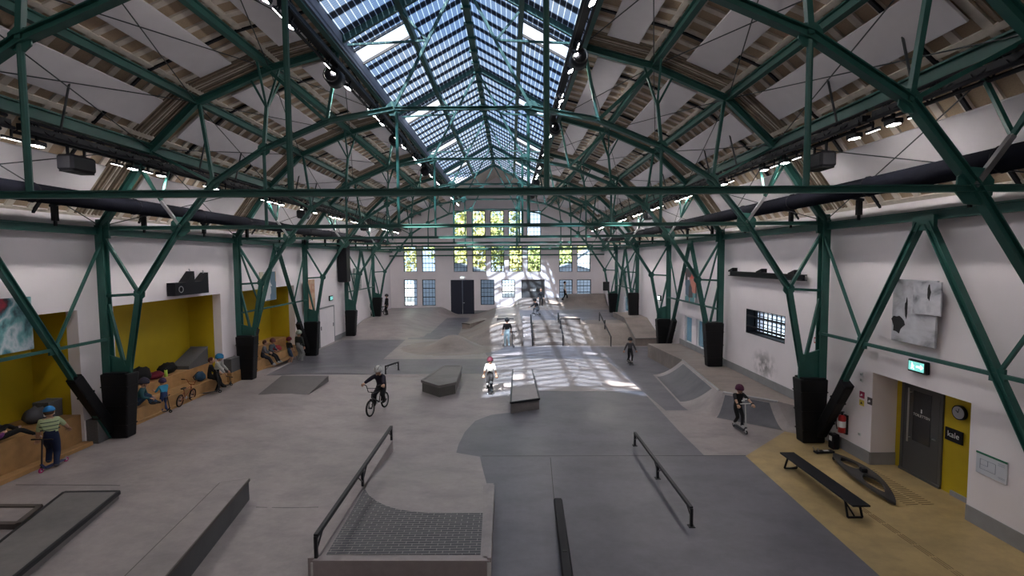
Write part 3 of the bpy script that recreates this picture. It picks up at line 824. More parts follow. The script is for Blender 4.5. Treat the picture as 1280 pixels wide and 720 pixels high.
m.box((-.2, 0, -.42), (.3, 2.5, .03)); m.box((-.2, 0, .43), (.3, 2.5, .03)); m.box((-.2, 1.24, 0), (.3, .03, .88)); m.box((-.2, -1.24, 0), (.3, .03, .88))
m.build('guard_bar', M['black'], wr)
for w in (WR2, WR3, WR4): window_x(n, w, 1, 1, XR + .12, 'blueglass', False); n += 1
# dark blue double door in the end wall
x0, x1, z0, z1 = DOORE; t = bpy.data.objects.new('door_1', None); COL.objects.link(t); t.location = ((x0 + x1) / 2, YE + .12, 0); struct(t)
M['navy'] = pm('navy_door_paint', (.012, .016, .035), .5)
hw = (x1 - x0) / 2
for s in (-1, 1):
    m = MB(); m.bbox((s * hw / 2, 0, z1 / 2), (hw - .02, .07, z1 - .02), .01); m.build('door_leaf', M['navy'], t)
m = MB(); m.bbox((.12, -.07, 1.05), (.16, .04, .03), .008); m.build('handle', M['alu'], t)
# rolling gate / dark opening beside it
x0, x1, z0, z1 = GATE; t = bpy.data.objects.new('door_2', None); COL.objects.link(t); t.location = ((x0 + x1) / 2, YE + .2, z0); struct(t)
m = MB(); m.box((0, 0, (z1 - z0) / 2), (x1 - x0, .06, z1 - z0))
for k in range(9): m.box((0, -.035, (z1 - z0) * (k + .5) / 9), (x1 - x0, .02, .03))
m.build('door_leaf', M['door_grey'], t); m = MB(); m.box((0, -.05, .75), (.55, .02, .22)); m.build('notice', M['white'], t)
# niche with the grey door in the right wall
XD = 9.25
mb = MB(); mb.box((XD + .03, 9.0 + 0.45, 1.15), (.06, 1.3, 2.3)); mb.box((XD + .03, 11.2, 1.15), (.06, .22, 2.3)); struct(mb.build('wall_right_niche', M['yellow']))
mb = MB(); mb.box((XD - .02, 9.3, .05), (.04, 1.0, .1)); struct(mb.build('trim_1', M['baseboard']))
mb = MB(); mb.box(((XR + XD) / 2, 11.29, .15), (XD - XR, .02, .3)); struct(mb.build('baseboard_niche', M['baseboard']))
t = bpy.data.objects.new('door_3', None); COL.objects.link(t); t.location = (XD, 10.58, 0); struct(t)
m = MB(); m.bbox((.0, 0, 1.1), (.06, .92, 2.14), .01); m.build('door_leaf', M['door_grey'], t)
m = MB()
for s in (-1, 1): m.box((0.01, s * .505, 1.12), (.1, .07, 2.24))
m.box((.01, 0, 2.21), (.1, 1.08, .07)); m.box((.01, 0, .03), (.14, 1.08, .06)); m.build('door_frame', M['door_grey'], t)
M['vision'] = pm('dark_door_glass', (.03, .03, .032), .12)
m = MB(); m.box((-.034, -.02, 1.38), (.01, .46, 1.15)); m.build('vision_panel', M['vision'], t)
m = MB(); m.tube((-.10, .27, .75), (-.10, .27, 2.0), .017, 8)
for z in (.85, 1.9): m.tube((-.10, .27, z), (-.02, .27, z), .012, 6)
m.build('pull_handle', M['alu'], t)
m = MB(); m.bbox((-.05, -.38, 1.02), (.04, .1, .02), .004); m.build('handle', M['alu'], t)
def text(name, s, size, mat, loc, rot, parent=None, ext=.001, align='CENTER'):
    c = bpy.data.curves.new(name, 'FONT'); c.body = s; c.size = size; c.extrude = ext; c.align_x = align; c.align_y = 'CENTER'
    o = bpy.data.objects.new(name, c); COL.objects.link(o); o.location = loc; o.rotation_euler = rot; c.materials.append(mat)
    bpy.context.view_layer.update(); me = bpy.data.meshes.new_from_object(o.evaluated_get(bpy.context.evaluated_depsgraph_get()))
    bpy.data.objects.remove(o); o = bpy.data.objects.new(name, me); COL.objects.link(o); o.location = loc; o.rotation_euler = rot
    if parent is not None: o.parent = parent
    return o
FR = (PI / 2, 0, -PI / 2)     # lettering that faces the hall from the right wall
text('lettering', 'TOILETTEN', .085, M['white'], (-.042, -.02, 1.42), FR, t)
m = MB(); m.ball((-.045, -.02, 1.56), (.006, .02, .02), 8, 5); m.box((-.045, -.02, 1.515), (.006, .03, .05)); m.build('pictogram', M['white'], t)
# second white door pair on the left wall
t = bpy.data.objects.new('door_4', None); COL.objects.link(t); t.location = (XL, 28.7, 0); struct(t)
for s in (-1, 1):
    m = MB(); m.bbox((.03, s * .56, 1.1), (.05, 1.1, 2.2), .01); m.build('door_leaf', M['white_wall'], t)
m = MB()
for s in (-1, 1): m.box((.03, s * 1.15, 1.13), (.08, .07, 2.26))
m.box((.03, 0, 2.26), (.08, 2.37, .07)); m.build('door_frame', M['baseboard'], t)
m = MB()
for s in (-1, 1): m.bbox((.07, s * .95, 1.1), (.03, .05, .22), .008)
m.build('handle', M['black'], t)

# ================================================================== OUTSIDE (seen through the end windows)
mb = MB(); mb.box((0, YE + 30, -.12), (120, 59, .2)); struct(mb.build('ground', pm('outside_paving', (.35, .34, .33), .9, var=.15)))
def tree(x, y, h, r, mat, lab):
    t = thing('tree', lab, 'tree', (x, y, 0), 0, 'trees outside the end windows'); rnd = random.Random(int(x * 10 + y))
    m = MB(); m.tube((0, 0, -.05), (0.1, 0, h * .6), .16, 8, .08)
    for k in range(5):
        a = rnd.uniform(0, 2 * PI); m.tube((0, 0, h * .4), (r * .6 * math.cos(a), r * .6 * math.sin(a), h * .75), .06, 6, .02)
    m.build('trunk', M['bark'], t)
    m = MB()
    for k in range(750):
        while True:
            v = Vector((rnd.uniform(-1, 1), rnd.uniform(-1, 1), rnd.uniform(-1, 1)))
            if .25 < v.length < 1: break
        c = Vector((v.x * r, v.y * r, h * .64 + v.z * h * .38)); e = Euler((rnd.uniform(0, 6), rnd.uniform(0, 6), 0)).to_matrix(); s = rnd.uniform(.14, .3)
        m.add([c + e @ Vector(q) for q in ((-s, -s * .6, 0), (s, -s * .6, 0), (s, s * .6, .04), (-s, s * .6, .04))], [(0, 1, 2, 3)])
    m.build('foliage', M[mat], t)
for i, (x, y, h, r, mt) in enumerate([(-13.6, 57, 11, 3.4, 'foliage_y'), (-7.5, 60, 13, 3.4, 'foliage'), (-4.2, 56, 11.5, 2.6, 'foliage_y'), (-1.2, 62, 13, 3.0, 'foliage'), (4.6, 58, 8.2, 3.0, 'foliage'), (1.8, 60, 8.0, 2.2, 'foliage_y'), (9.5, 66, 8.5, 2.6, 'foliage_y')]):
    tree(x, y, h, r, mt, 'leafy autumn tree outside the end windows, %s from the left' % nth((0, 1, 2, 3, 5, 4, 6)[i]))
def house(x, y, w, d, hw_, hr, wall, roofm, lab):
    t = thing('building', lab, 'building', (x, y, 0)); m = MB(); m.box((0, 0, hw_ / 2), (w, d, hw_))
    m.add([(-w / 2, -d / 2, hw_), (w / 2, -d / 2, hw_), (0, -d / 2, hr), (-w / 2, d / 2, hw_), (w / 2, d / 2, hw_), (0, d / 2, hr)], [(0, 1, 2), (5, 4, 3)])
    m.build('wall', wall, t); m = MB()
    for s in (-1, 1): m.beam((0, 0, hr + .05), (s * (w / 2 + .3), 0, hw_ - .05), d + .6, .12, (0, 0, 1))
    # roof slabs as two long boxes
    m = MB()
    for s in (-1, 1):
        a = Vector((0, 0, hr + .1)); b = Vector((s * (w / 2 + .3), 0, hw_ - .05)); dd = (b - a).normalized()
        rot = Matrix((dd, Vector((0, 1, 0)), dd.cross(Vector((0, 1, 0))))).transposed(); m.box((a + b) / 2, ((b - a).length, d + .6, .12), rot)
    m.build('roof', roofm, t); m = MB()
    m.box((0, -d / 2 - .02, .2), (w, .06, .4)); m.build('plinth', M['baseboard'], t)
rb = pm('blue_grey_roof', (.27, .31, .37), .6); wb = pm('pale_render', (.42, .45, .50), .8)
house(-5.4, 51.5, 9, 4, 3.0, 4.6, rb, rb, 'low blue-grey gabled shed just outside the end windows')
house(6.5, 53, 9, 4, 3.2, 4.4, wb, rb, 'low pale shed outside the right end windows')
house(11.0, 62, 9, 4, 4, 7, wb, wb, 'white building behind the pale shed outside')
house(21, 18, 6, 30, 3.5, 5, wb, rb, 'pale building outside the small barred window')

# ================================================================== RIGHT WALL FITTINGS
t = thing('exit_sign', 'green illuminated exit sign with arrow above the grey door', 'sign', (XR - .05, 9.98, 2.69))
m = MB(); m.bbox((0, 0, 0), (.09, .46, .26), .012); m.build('housing', M['black'], t)
m = MB(); m.box((-.047, .01, 0), (.006, .38, .19)); m.build('lit_panel', M['signgreen'], t)
m = MB()
m.box((-.052, -.05, 0), (.004, .10, .035)); m.add([(-.052, -.10, .06), (-.052, -.10, -.06), (-.052, -.17, 0)], [(0, 1, 2)]); m.build('arrow', M['signwhite'], t)
m = MB(); m.ball((-.052, .11, .055), (.003, .016, .016), 8, 5); m.beam((-.052, .11, .035), (-.052, .09, -.02), .003, .03, (0, 1, 0)); m.beam((-.052, .09, -.02), (-.052, .06, -.07), .003, .018, (0, 1, 0)); m.beam((-.052, .09, -.02), (-.052, .13, -.065), .003, .018, (0, 1, 0)); m.beam((-.052, .1, .025), (-.052, .06, .0), .003, .014, (0, 1, 0)); m.build('running_figure', M['signwhite'], t)
# artwork: two overlapping boards
def artwork(name, lab, X, y0, y1, z0, z1, mat, side=1, th=.05, off=.12):
    t = thing(name, lab, 'picture', (X - side * off, (y0 + y1) / 2, (z0 + z1) / 2))
    m = MB(); m.bbox((0, 0, 0), (th, y1 - y0, z1 - z0), .006); m.build('canvas', mat, t)
    m = MB()
    for s in (-1, 1): m.box((side * off / 2, s * (y1 - y0) * .3, 0), (off, .04, (z1 - z0) * .6))
    m.build('spacer', M['black'], t)
    return t
gA = art_mat('grey_collage', [(.05, .05, .06), (.32, .32, .34), (.55, .54, .58), (.62, .62, .66), (.5, .5, .54), (.66, .66, .7)], 1.6, 3, (1, .9, 1.2))
gB = art_mat('grey_collage_patch', [(.12, .12, .14), (.5, .5, .55), (.64, .63, .67), (.45, .45, .5)], 2.4, 7)
t = artwork('wall_artwork', 'large abstract grey and white collage board hung above the door niche', XR, 9.52, 10.62, 3.16, 4.52, gA)
m = MB(); m.bbox((-.05, -.36, .32), (.03, .66, .68), .005); m.build('overlapping_board', gB, t)
m = MB(); m.prism([(0, 0), (0.0, .25), (.03, .22), (.03, .05)], 0, .01)
bl = pm('ink_black', (.02, .02, .022), .6)
def blot(par, y, z, w, h, seed, x=-.03):
    r = random.Random(seed); n = 14; pts = []
    for i in range(n):
        a = 2 * PI * i / n; q = r.uniform(.65, 1.1); pts.append((x, y + math.cos(a) * w * q / 2, z + math.sin(a) * h * q / 2))
    m = MB(); m.add(pts + [(x + .008, p[1], p[2]) for p in pts], [tuple(range(n)), tuple(range(2 * n - 1, n - 1, -1))] + [(i, n + i, n + (i + 1) % n, (i + 1) % n) for i in range(n)]); return m.build('ink_blot', bl, par)
blot(t, .38, -.3, .38, .42, 1); blot(t, .17, .05, .07, .5, 2); blot(t, -.42, .45, .09, .34, 3, -.07); blot(t, -.05, .12, .05, .26, 4)
cA = art_mat('colour_collage', [(.55, .5, .55), (.10, .16, .22), (.6, .1, .08), (.12, .3, .32), (.55, .55, .62), (.08, .07, .08), (.5, .2, .15)], 1.8, 5, kind='vor')
artwork('wall_artwork', 'red, teal and white collage picture above the two small blue windows', XR, 22.0, 23.3, 2.9, 4.55, cA)
artwork('wall_artwork', 'small grey-green picture high on the far right wall', XR, 35.6, 36.8, 2.9, 4.4, art_mat('green_collage', [(.4, .42, .4), (.1, .14, .13), (.5, .5, .5), (.2, .3, .28)], 2.5, 9))
cL = art_mat('splash_painting', [(.36, .03, .05), (.05, .03, .04), (.10, .30, .35), (.60, .66, .70), (.18, .42, .45), (.04, .07, .09), (.42, .04, .06)], 1.6, 2, (1, 1, .8))
artwork('wall_artwork', 'teal, white and dark red splash painting hung before the nearest yellow niche', XL, 8.95, 10.95, 3.05, 4.25, cL, -1)
artwork('wall_artwork', 'beige and blue abstract picture hung before the third yellow niche', XL, 21.0, 22.4, 3.25, 4.55, art_mat('beige_collage', [(.62, .42, .22), (.6, .55, .42), (.12, .2, .26), (.6, .6, .62), (.58, .42, .25)], 1.7, 4, kind='vor'), -1)
artwork('wall_artwork', 'tall orange-beige picture just behind the padded post past third niche', XL, 25.5, 26.8, 2.2, 4.0, art_mat('orange_collage', [(.62, .36, .2), (.6, .42, .28), (.5, .25, .15), (.62, .45, .3)], 1.5, 6), -1)
artwork('wall_artwork', 'grey and black picture on the left wall near the far corner', XL, 33.6, 35.2, 3.0, 4.5, art_mat('grey_black_collage', [(.4, .4, .4), (.05, .07, .06), (.5, .5, .5), (.12, .2, .17)], 2, 8), -1)
# clock, chalk board, plan, small signs
t = thing('wall_clock', 'round dark-rimmed wall clock on the yellow panel beside the door', 'clock', (XD - .01, 9.66, 1.80))
m = MB(); m.smooth = False; m.tube((0, 0, 0), (-.06, 0, 0), .15, 24); m.build('case', M['black'], t)
m = MB(); m.tube((-.058, 0, 0), (-.064, 0, 0), .128, 24); m.build('dial', pm('clock_dial', (.42, .42, .46), .3), t)
m = MB(); m.beam((-.067, 0, 0), (-.067, .05, .04), .008); m.beam((-.067, 0, 0), (-.067, -.02, .085), .006); m.build('hand', M['black'], t)
t = thing('letter_board', 'small black board with white lettering below the wall clock', 'sign', (XD - .01, 9.78, 1.27))
m = MB(); m.bbox((-.01, 0, 0), (.03, .40, .27), .006); m.build('board', M['black'], t)
text('lettering', 'kale', .17, M['white'], (-.03, 0, .01), FR, t)
t = thing('escape_plan', 'framed escape plan with green header on the white wall by the door', 'sign', (XR - .012, 8.41, 1.21))
m = MB(); m.bbox((0, 0, 0), (.015, .56, .40), .004); m.build('plate', pm('plan_paper', (.60, .62, .68), .3), t)
m = MB(); m.box((-.009, 0, .185), (.006, .56, .035)); m.build('header', pm('plan_green', (.02, .16, .09), .5), t)
m = MB(); lc = pm('plan_ink', (.22, .26, .34), .6)
for a, b in (((.2, -.1), (.2, .08)), ((.2, .08), (-.08, .08)), ((-.08, .08), (-.08, -.1)), ((-.08, -.1), (.2, -.1)), ((.06, .08), (.06, -.02)), ((.06, -.02), (.2, -.02)), ((-.12, .12), (-.24, .12)), ((-.12, .09), (-.24, .09)), ((-.12, -.12), (-.25, -.12)), ((-.14, -.14), (-.25, -.14))):
    m.beam((-.0095, a[0], a[1]), (-.0095, b[0], b[1]), .003, .006, (0, 1, 0) if a[0] == b[0] else (0, 0, 1))
m.build('drawing', lc, t)
def plate(name, lab, y, z, w, h, mat, glyph=None):
    t = thing(name, lab, 'sign', (XR - .008, y, z)); m = MB(); m.bbox((0, 0, 0), (.014, w, h), .003); m.build('plate', mat, t)
    m = MB(); g = .5
    if glyph == 'call':
        m.tube((-.008, 0, 0), (-.012, 0, 0), h * .16, 12); m.beam((-.01, w * .2, -h * .25), (-.01, w * .32, -h * .05), .004, .01, (0, 1, 0))
    elif glyph == 'hose':
        m.box((-.009, w * .2, 0), (.004, w * .18, h * .55)); m.torus((-.009, -w * .12, 0), h * .16, .008, 'X', 16, 5); m.box((-.009, -w * .05, h * .25), (.004, w * .4, h * .08))
    elif glyph == 'tri':
        m.add([(-.0095, w * .25, -h * .2), (-.0095, -w * .25, -h * .2), (-.0095, 0, h * .25)], [(0, 1, 2)])
    if glyph: m.build('pictogram', M['white'] if glyph != 'tri' else M['black'], t)
plate('fire_alarm_sign', 'small dark red square fire sign right of the slanted black pad', 11.62, 1.62, .16, .16, pm('plum_red', (.35, .02, .08), .4), 'call')
plate('warning_sign', 'small yellow warning sticker directly below the red fire sign', 11.62, 1.42, .15, .14, pm('sticker_yellow', (.65, .5, .08), .5), 'tri')
plate('key_box', 'small dark grey square plate between red fire sign and door niche', 11.36, 1.54, .15, .17, pm('dark_plate', (.06, .045, .05), .4), 'call')
plate('hydrant_sign', 'small red fire hose sign on the wall behind the near right post', 13.45, 2.66, .17, .17, M['red'], 'hose')
for i, (z, lab) in enumerate(((2.12, 'upper'), (1.98, 'middle'), (.62, 'lowest'))):
    t = thing('light_switch', 'small white wall switch, %s of three right of the slanted pad' % lab, 'switch', (XR - .01, 11.66, z), 0, 'white wall switches')
    m = MB(); m.bbox((0, 0, 0), (.02, .085, .085), .004); m.build('plate', M['white'], t)
    m = MB(); m.bbox((-.012, 0, 0), (.008, .055, .055), .002); m.build('rocker', pm('grey_rocker', (.4, .4, .4), .4), t)
# fire extinguisher
t = thing('fire_extinguisher', 'red fire extinguisher hanging on the wall beside the black padded foot', 'fire extinguisher', (XR - .13, 12.12, .50))
m = MB(); m.smooth = True; m.tube((0, 0, 0), (0, 0, .40), .085, 16); m.ball((0, 0, .40), (.085, .085, .06), 16, 8); m.build('cylinder', M['red'], t)
m = MB(); m.tube((0, 0, .44), (0, 0, .51), .025, 10); m.box((-.02, 0, .53), (.14, .03, .02)); m.box((-.02, 0, .50), (.1, .03, .015)); m.build('valve', M['black'], t)
m = MB(); m.path([(0, .03, .48), (-.06, .12, .42), (-.07, .12, .2), (-.05, .1, .05)], .012); m.build('hose', M['black'], t)
m = MB(); m.tube((0, 0, .14), (0, 0, .30), .087, 16); m.build('sleeve_label', M['white'], t)
m = MB(); m.box((.1, 0, .2), (.05, .12, .5)); m.build('wall_bracket', M['black'], t)
# dark crate under the extinguisher
t = thing('litter_bin', 'small black bin on the floor under the red extinguisher', 'bin', (XR - .2, 12.3, 0))
m = MB(); m.bbox((0, 0, .20), (.18, .20, .40), .02); m.build('body', M['black'], t); m = MB(); m.box((-.094, 0, .28), (.008, .1, .12)); m.build('paper_label', M['white'], t)
# wall cradle (black beam with brackets)
t = thing('wall_beam', 'black horizontal steel beam with brackets mounted above the barred window', 'beam', (XR - .14, 16.2, 4.42))
m = MB(); m.ibeam((0, -2.35, 0), (0, 2.35, 0), .16, .18); m.build('beam', M['black'], t)
for yy in (2.1, 0, -1.9):
    m = MB(); m.prism([(-.06, yy - .05), (.14, yy - .05), (.14, yy + .3), (-.06, yy + .3, .12)], .09, .22); m.build('bracket', M['black'], t)
# hanging sign far right
t = thing('hanging_sign', 'small dark double sign hanging at the far right padded post', 'sign', (sx(1, 8.7), 37.4, 2.9))
m = MB(); m.bbox((0, 0, 0), (.5, .05, .7), .01); m.build('board', M['vision'], t); m = MB(); m.box((0, 0, .55), (.03, .03, .5)); m.build('rod', M['black'], t)
# projector / speaker box on left wall pediment
t = thing('wall_projector', 'black rock-shaped loudspeaker bracket on the white wall above second niche', 'loudspeaker', (XL + .16, 16.3, 3.92))
m = MB(); m.prism([(-.14, -.85), (.14, -.85), (.14, .85), (-.14, .85)], 0, .42)
m.build('body', M['black'], t); m = MB(); m.add([(-.14, .85, .42), (.14, .85, .42), (-.14, .45, .42), (.14, .45, .42), (-.14, .85, .72), (.14, .85, .72)], [(0, 2, 4), (1, 5, 3), (2, 3, 5, 4), (0, 4, 5, 1), (0, 1, 3, 2)]); m.build('wing', M['black'], t); m = MB(); m.add([(-.14, -.3, .42), (.14, -.3, .42), (-.14, .12, .42), (.14, .12, .42), (-.14, .1, .78), (.14, .1, .78)], [(0, 4, 2), (1, 3, 5), (0, 1, 5, 4), (2, 4, 5, 3), (0, 2, 3, 1)]); m.build('wing', M['black'], t)
m = MB(); m.torus((.15, -.6, .2), .1, .012, 'X', 16, 5); m.build('ring', M['alu'], t)
m = MB(); m.path([(0, .8, .7), (0, .78, .8)], .02); m.path([(0, .1, .78), (0, .05, .86)], .02); m.build('lug', M['alu'], t)
# tall black ventilation box on the left wall
t = thing('ventilation_shaft', 'tall black ventilation box fixed high on the left wall past the white doors', 'ventilation box', (XL + .35, 31.0, 3.7))
m = MB(); m.bbox((0, 0, 1.5), (.6, .7, 3.0), .02); m.build('casing', M['black'], t); m = MB(); m.box((0, 0, -.02), (.5, .6, .04)); m.build('grille', M['rubber'], t)
# exit signs far
t = thing('exit_sign', 'small lit exit sign above the navy end wall door', 'sign', ((DOORE[0] + DOORE[1]) / 2, YE - .06, DOORE[3] + .22))
m = MB(); m.bbox((0, 0, 0), (.4, .08, .2), .01); m.build('housing', M['white'], t); m = MB(); m.box((0, -.045, 0), (.34, .006, .15)); m.build('lit_panel', M['signwhite'], t)
t = thing('exit_sign', 'small dark-framed exit sign on the left wall above the white doors', 'sign', (XL + .05, 29.4, 2.75))
m = MB(); m.bbox((0, 0, 0), (.08, .5, .3), .01); m.build('housing', M['black'], t); m = MB(); m.box((.043, 0, 0), (.006, .4, .2)); m.build('lit_panel', M['signgreen'], t)
t = thing('exit_sign', 'small dark-framed lit sign on the right wall between blue windows and far posts', 'sign', (XR - .05, 27.6, 2.75))
m = MB(); m.bbox((0, 0, 0), (.08, .5, .3), .01); m.build('housing', M['black'], t); m = MB(); m.box((-.043, 0, 0), (.006, .4, .2)); m.build('lit_panel', M['signwhite'], t)

# ================================================================== LEFT BENCHES IN THE NICHES
def bench(i, a, b, word):
    t = thing('tiered_bench', 'two-step plywood seating bench built into the %s yellow niche' % word, 'bench', (XL, (a + b) / 2, .2), 0, 'plywood benches in the niches')
    L = b - a - .04; y = 0
    if word == 'nearest':
        m = MB(); m.bbox((-.64, 0, .45), (1.18, L, .90), .01); m.build('upper_seat', M['ply'], t)
        m = MB(); m.bbox((.10, 0, .10), (.26, L, .20), .01); m.build('lower_step', M['ply'], t); return
    m = MB(); m.bbox((-.16, 0, .27), (.62, L, .54), .01); m.build('lower_seat', M['ply'], t)
    m = MB(); m.bbox((-.855, 0, .48), (.75, L, .96), .01); m.build('upper_seat', M['ply'], t)
    if word == 'second': m = MB(); m.bbox((.16, L / 2 + .37, .27), (.31, .72, .54), .01); m.build('end_seat', M['ply'], t)
    m = MB(); m.box((.175, 0, .13), (.05, L, .10)); m.build('kick_rail', M['ply'], t)
for (a, b), w in zip(NL, ('nearest', 'second', 'third')): bench(0, a, b, w)
def wedge(x0, x1, y0, y1, z0, h0, h1, lab):
    t = thing('grey_wedge', lab, 'padded block', (0, 0, 0)); m = MB()
    m.add([(x0, y0, z0), (x1, y0, z0), (x1, y1, z0), (x0, y1, z0), (x0, y0, z0 + h0), (x1, y0, z0 + h0), (x1, y1, z0 + h1), (x0, y1, z0 + h1)], [(3, 2, 1, 0), (4, 5, 6, 7), (0, 1, 5, 4), (1, 2, 6, 5), (2, 3, 7, 6), (3, 0, 4, 7)])
    m.build('block', M['grey_felt'], t)
    m = MB(); m.beam((x1, y1, z0 + h1), (x0, y1, z0 + h1), .03); m.build('piping', M['baseboard'], t)
wedge(XL - 1.15, XL - .5, 17.1, 18.2, 1.16, .12, .62, 'dark grey sloping wedge on the upper step, far end of second niche')
wedge(XL + .01, XL + .30, 18.32, 19.0, .745, .52, .52, 'dark grey block standing on the bench end against the white wall after second niche')
wedge(XL - .9, XL - .5, 11.85, 12.22, 1.105, .42, .42, 'dark grey square block on the upper step, nearest niche')
wedge(XL - .02, XL + .30, 12.30, 13.1, .3, .62, .62, 'dark grey low block standing beside the slanted pad')

# ================================================================== SKATE OBSTACLES
def ledge(name, lab, top, h, mat='grey_block', cat='skate ledge', edge=True, base=None, group=None, coping='rail', top_mat=None, ew_=.06):
    """top: pixel outline of the top face; h: height over the floor there"""
    c = Vector((0, 0, 0)); pts = []
    for p in top:
        q = PF(p[0], p[1], h); pts.append(q); c += q
    c /= len(top); z0 = floor_z(c.x, c.y); t = thing(name, lab, cat, (c.x, c.y, z0), 0, group)
    A = sum(pts[i].x * pts[(i + 1) % len(pts)].y - pts[(i + 1) % len(pts)].x * pts[i].y for i in range(len(pts)))
    if A < 0: pts.reverse()
    loc = [(p.x - c.x, p.y - c.y) for p in pts]
    m = MB()
    if top_mat: m.prism(loc, h - .03, h + .002); m.build('top_slab', M[top_mat], t); m = MB()
    m.prism(loc, -.05, h); o = m.build('body', M[mat], t); bv = o.modifiers.new('b', 'BEVEL'); bv.width = .012; bv.segments = 2
    if edge:
        n = len(loc)
        for i in range(n):
            a = Vector((*loc[i], h - .03)); b = Vector((*loc[(i + 1) % n], h - .03)); m = MB(); m.beam(a, b, ew_, ew_ + .006); m.build('steel_edge', M[coping], t)
    return t, [p - Vector((c.x, c.y, 0)) for p in pts]
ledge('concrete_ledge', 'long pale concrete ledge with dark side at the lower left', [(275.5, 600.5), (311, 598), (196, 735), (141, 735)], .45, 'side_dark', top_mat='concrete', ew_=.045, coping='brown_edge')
ledge('manual_pad', 'low grey manual pad with steel edges in the bottom left corner', [(80, 613.5), (148.5, 614.5), (8, 733), (-66, 728)], .14, 'grey_block')
ledge('manual_pad', 'low flat pad with dark bars joining the left side of corner pad', [(-60, 633), (50, 633), (22, 655), (-100, 655)], .07, 'concrete', coping='brown_edge', ew_=.10)
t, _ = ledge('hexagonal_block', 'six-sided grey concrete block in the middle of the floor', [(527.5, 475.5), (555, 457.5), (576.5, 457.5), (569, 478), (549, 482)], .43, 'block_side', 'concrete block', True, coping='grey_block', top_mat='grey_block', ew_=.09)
ledge('concrete_box', 'long low grey concrete box lit by the sun stripes', [(641, 461.5), (665, 461.5), (674, 497.5), (638.5, 502.5)], .38, 'grey_block', coping='rail', top_mat='concrete')
# kicker wedge on the left
def solid_px(name, lab, pts, mat, cat='skate ramp', zb=-.05):
    """pts: (px,py,height) corner outline; top face follows the given heights"""
    q = [PF(p[0], p[1], p[2]) for p in pts]; c = sum(q, Vector()) / len(q); z0 = floor_z(c.x, c.y)
    t = thing(name, lab, cat, (c.x, c.y, z0)); m = MB()
    A = sum(q[i].x * q[(i + 1) % len(q)].y - q[(i + 1) % len(q)].x * q[i].y for i in range(len(q)))
    if A < 0: q.reverse()
    m.prism([(p.x - c.x, p.y - c.y, p.z - z0) for p in q], zb, 0); m.build('body', M[mat], t)
    return t, [(p - Vector((c.x, c.y, z0))) for p in q]
t, q = solid_px('kicker_ramp', 'small dark grey kicker ramp on the pale floor before the third niche', [(323, 493, .01), (352, 469.5, .24), (410.5, 469.5, .24), (386, 493, .01)], 'kicker')
# street rails
def grind_rail(name, lab, feet, h, mat='rail', r=.035, dz=0, lean=0):
    P0 = [PF(*f, dz) for f in feet]; c = P0[0].copy(); t = thing(name, lab, 'grind rail', tuple(c)); tops = [p + Vector((0, 0, h)) - c for p in P0]
    m = MB(); a, b = tops[0], tops[-1]
    m.beam(a, b, .06, .06); m.build('top_bar', M[mat], t)
    d = (b - a).normalized()
    for p in tops:
        m = MB(); m.beam(p - Vector((0, 0, h + .02)), p, .05, .05); m.build('post', M[mat], t)
        for s in (-1, 1):
            if (p - a).length < .05 and s < 0 or (p - b).length < .05 and s > 0: continue
            m = MB(); m.tube(p - Vector((0, 0, h * .55)), p + d * s * .26 - Vector((0, 0, .03)), .012, 6); m.build('gusset', M[mat], t)
    for p in tops:
        m = MB(); m.bbox(p - Vector((0, 0, h - .006)), (.12, .12, .012), .002); m.build('foot_plate', M[mat], t)
    return t
grind_rail('grind_rail', 'dark three-post grind rail on the grey floor right of centre', [(864, 658), (822, 598), (793.5, 557)], .35)
grind_rail('grind_rail', 'short low dark rail just behind the cyclist', [(482, 468), (498, 462.5)], .36)
# wide flat bar in the foreground centre
a = PF(697.5, 640); b = PF(712, 760); t = thing('flat_bar', 'thick low black flat bar in the foreground centre', 'grind rail', (a.x, a.y, 0))
d = (b - a); m = MB()
prof = [(-.085, .0), (-.085, .05), (-.06, .085), (.06, .085), (.085, .05), (.085, 0)]
dn = d.normalized(); sd_ = Vector((-dn.y, dn.x, 0)); vs = []
for q in (Vector(), d): vs += [q + sd_ * u + Vector((0, 0, .2 + v)) for u, v in prof]
n = 6; m.add(vs, [tuple(range(n)), tuple(range(2 * n - 1, n - 1, -1))] + [(i, n + i, n + (i + 1) % n, (i + 1) % n) for i in range(n)]); m.build('bar', M['black'], t)
for k in (.08, .5, .92):
    m = MB(); q = d * k; m.box((q.x, q.y, .1), (.06, .06, .2)); m.build('foot', M['black'], t)
q = d * .66; m = MB(); m.box((q.x, q.y, .288), (.07, .05, .012)); m.build('socket', M['rubber'], t)

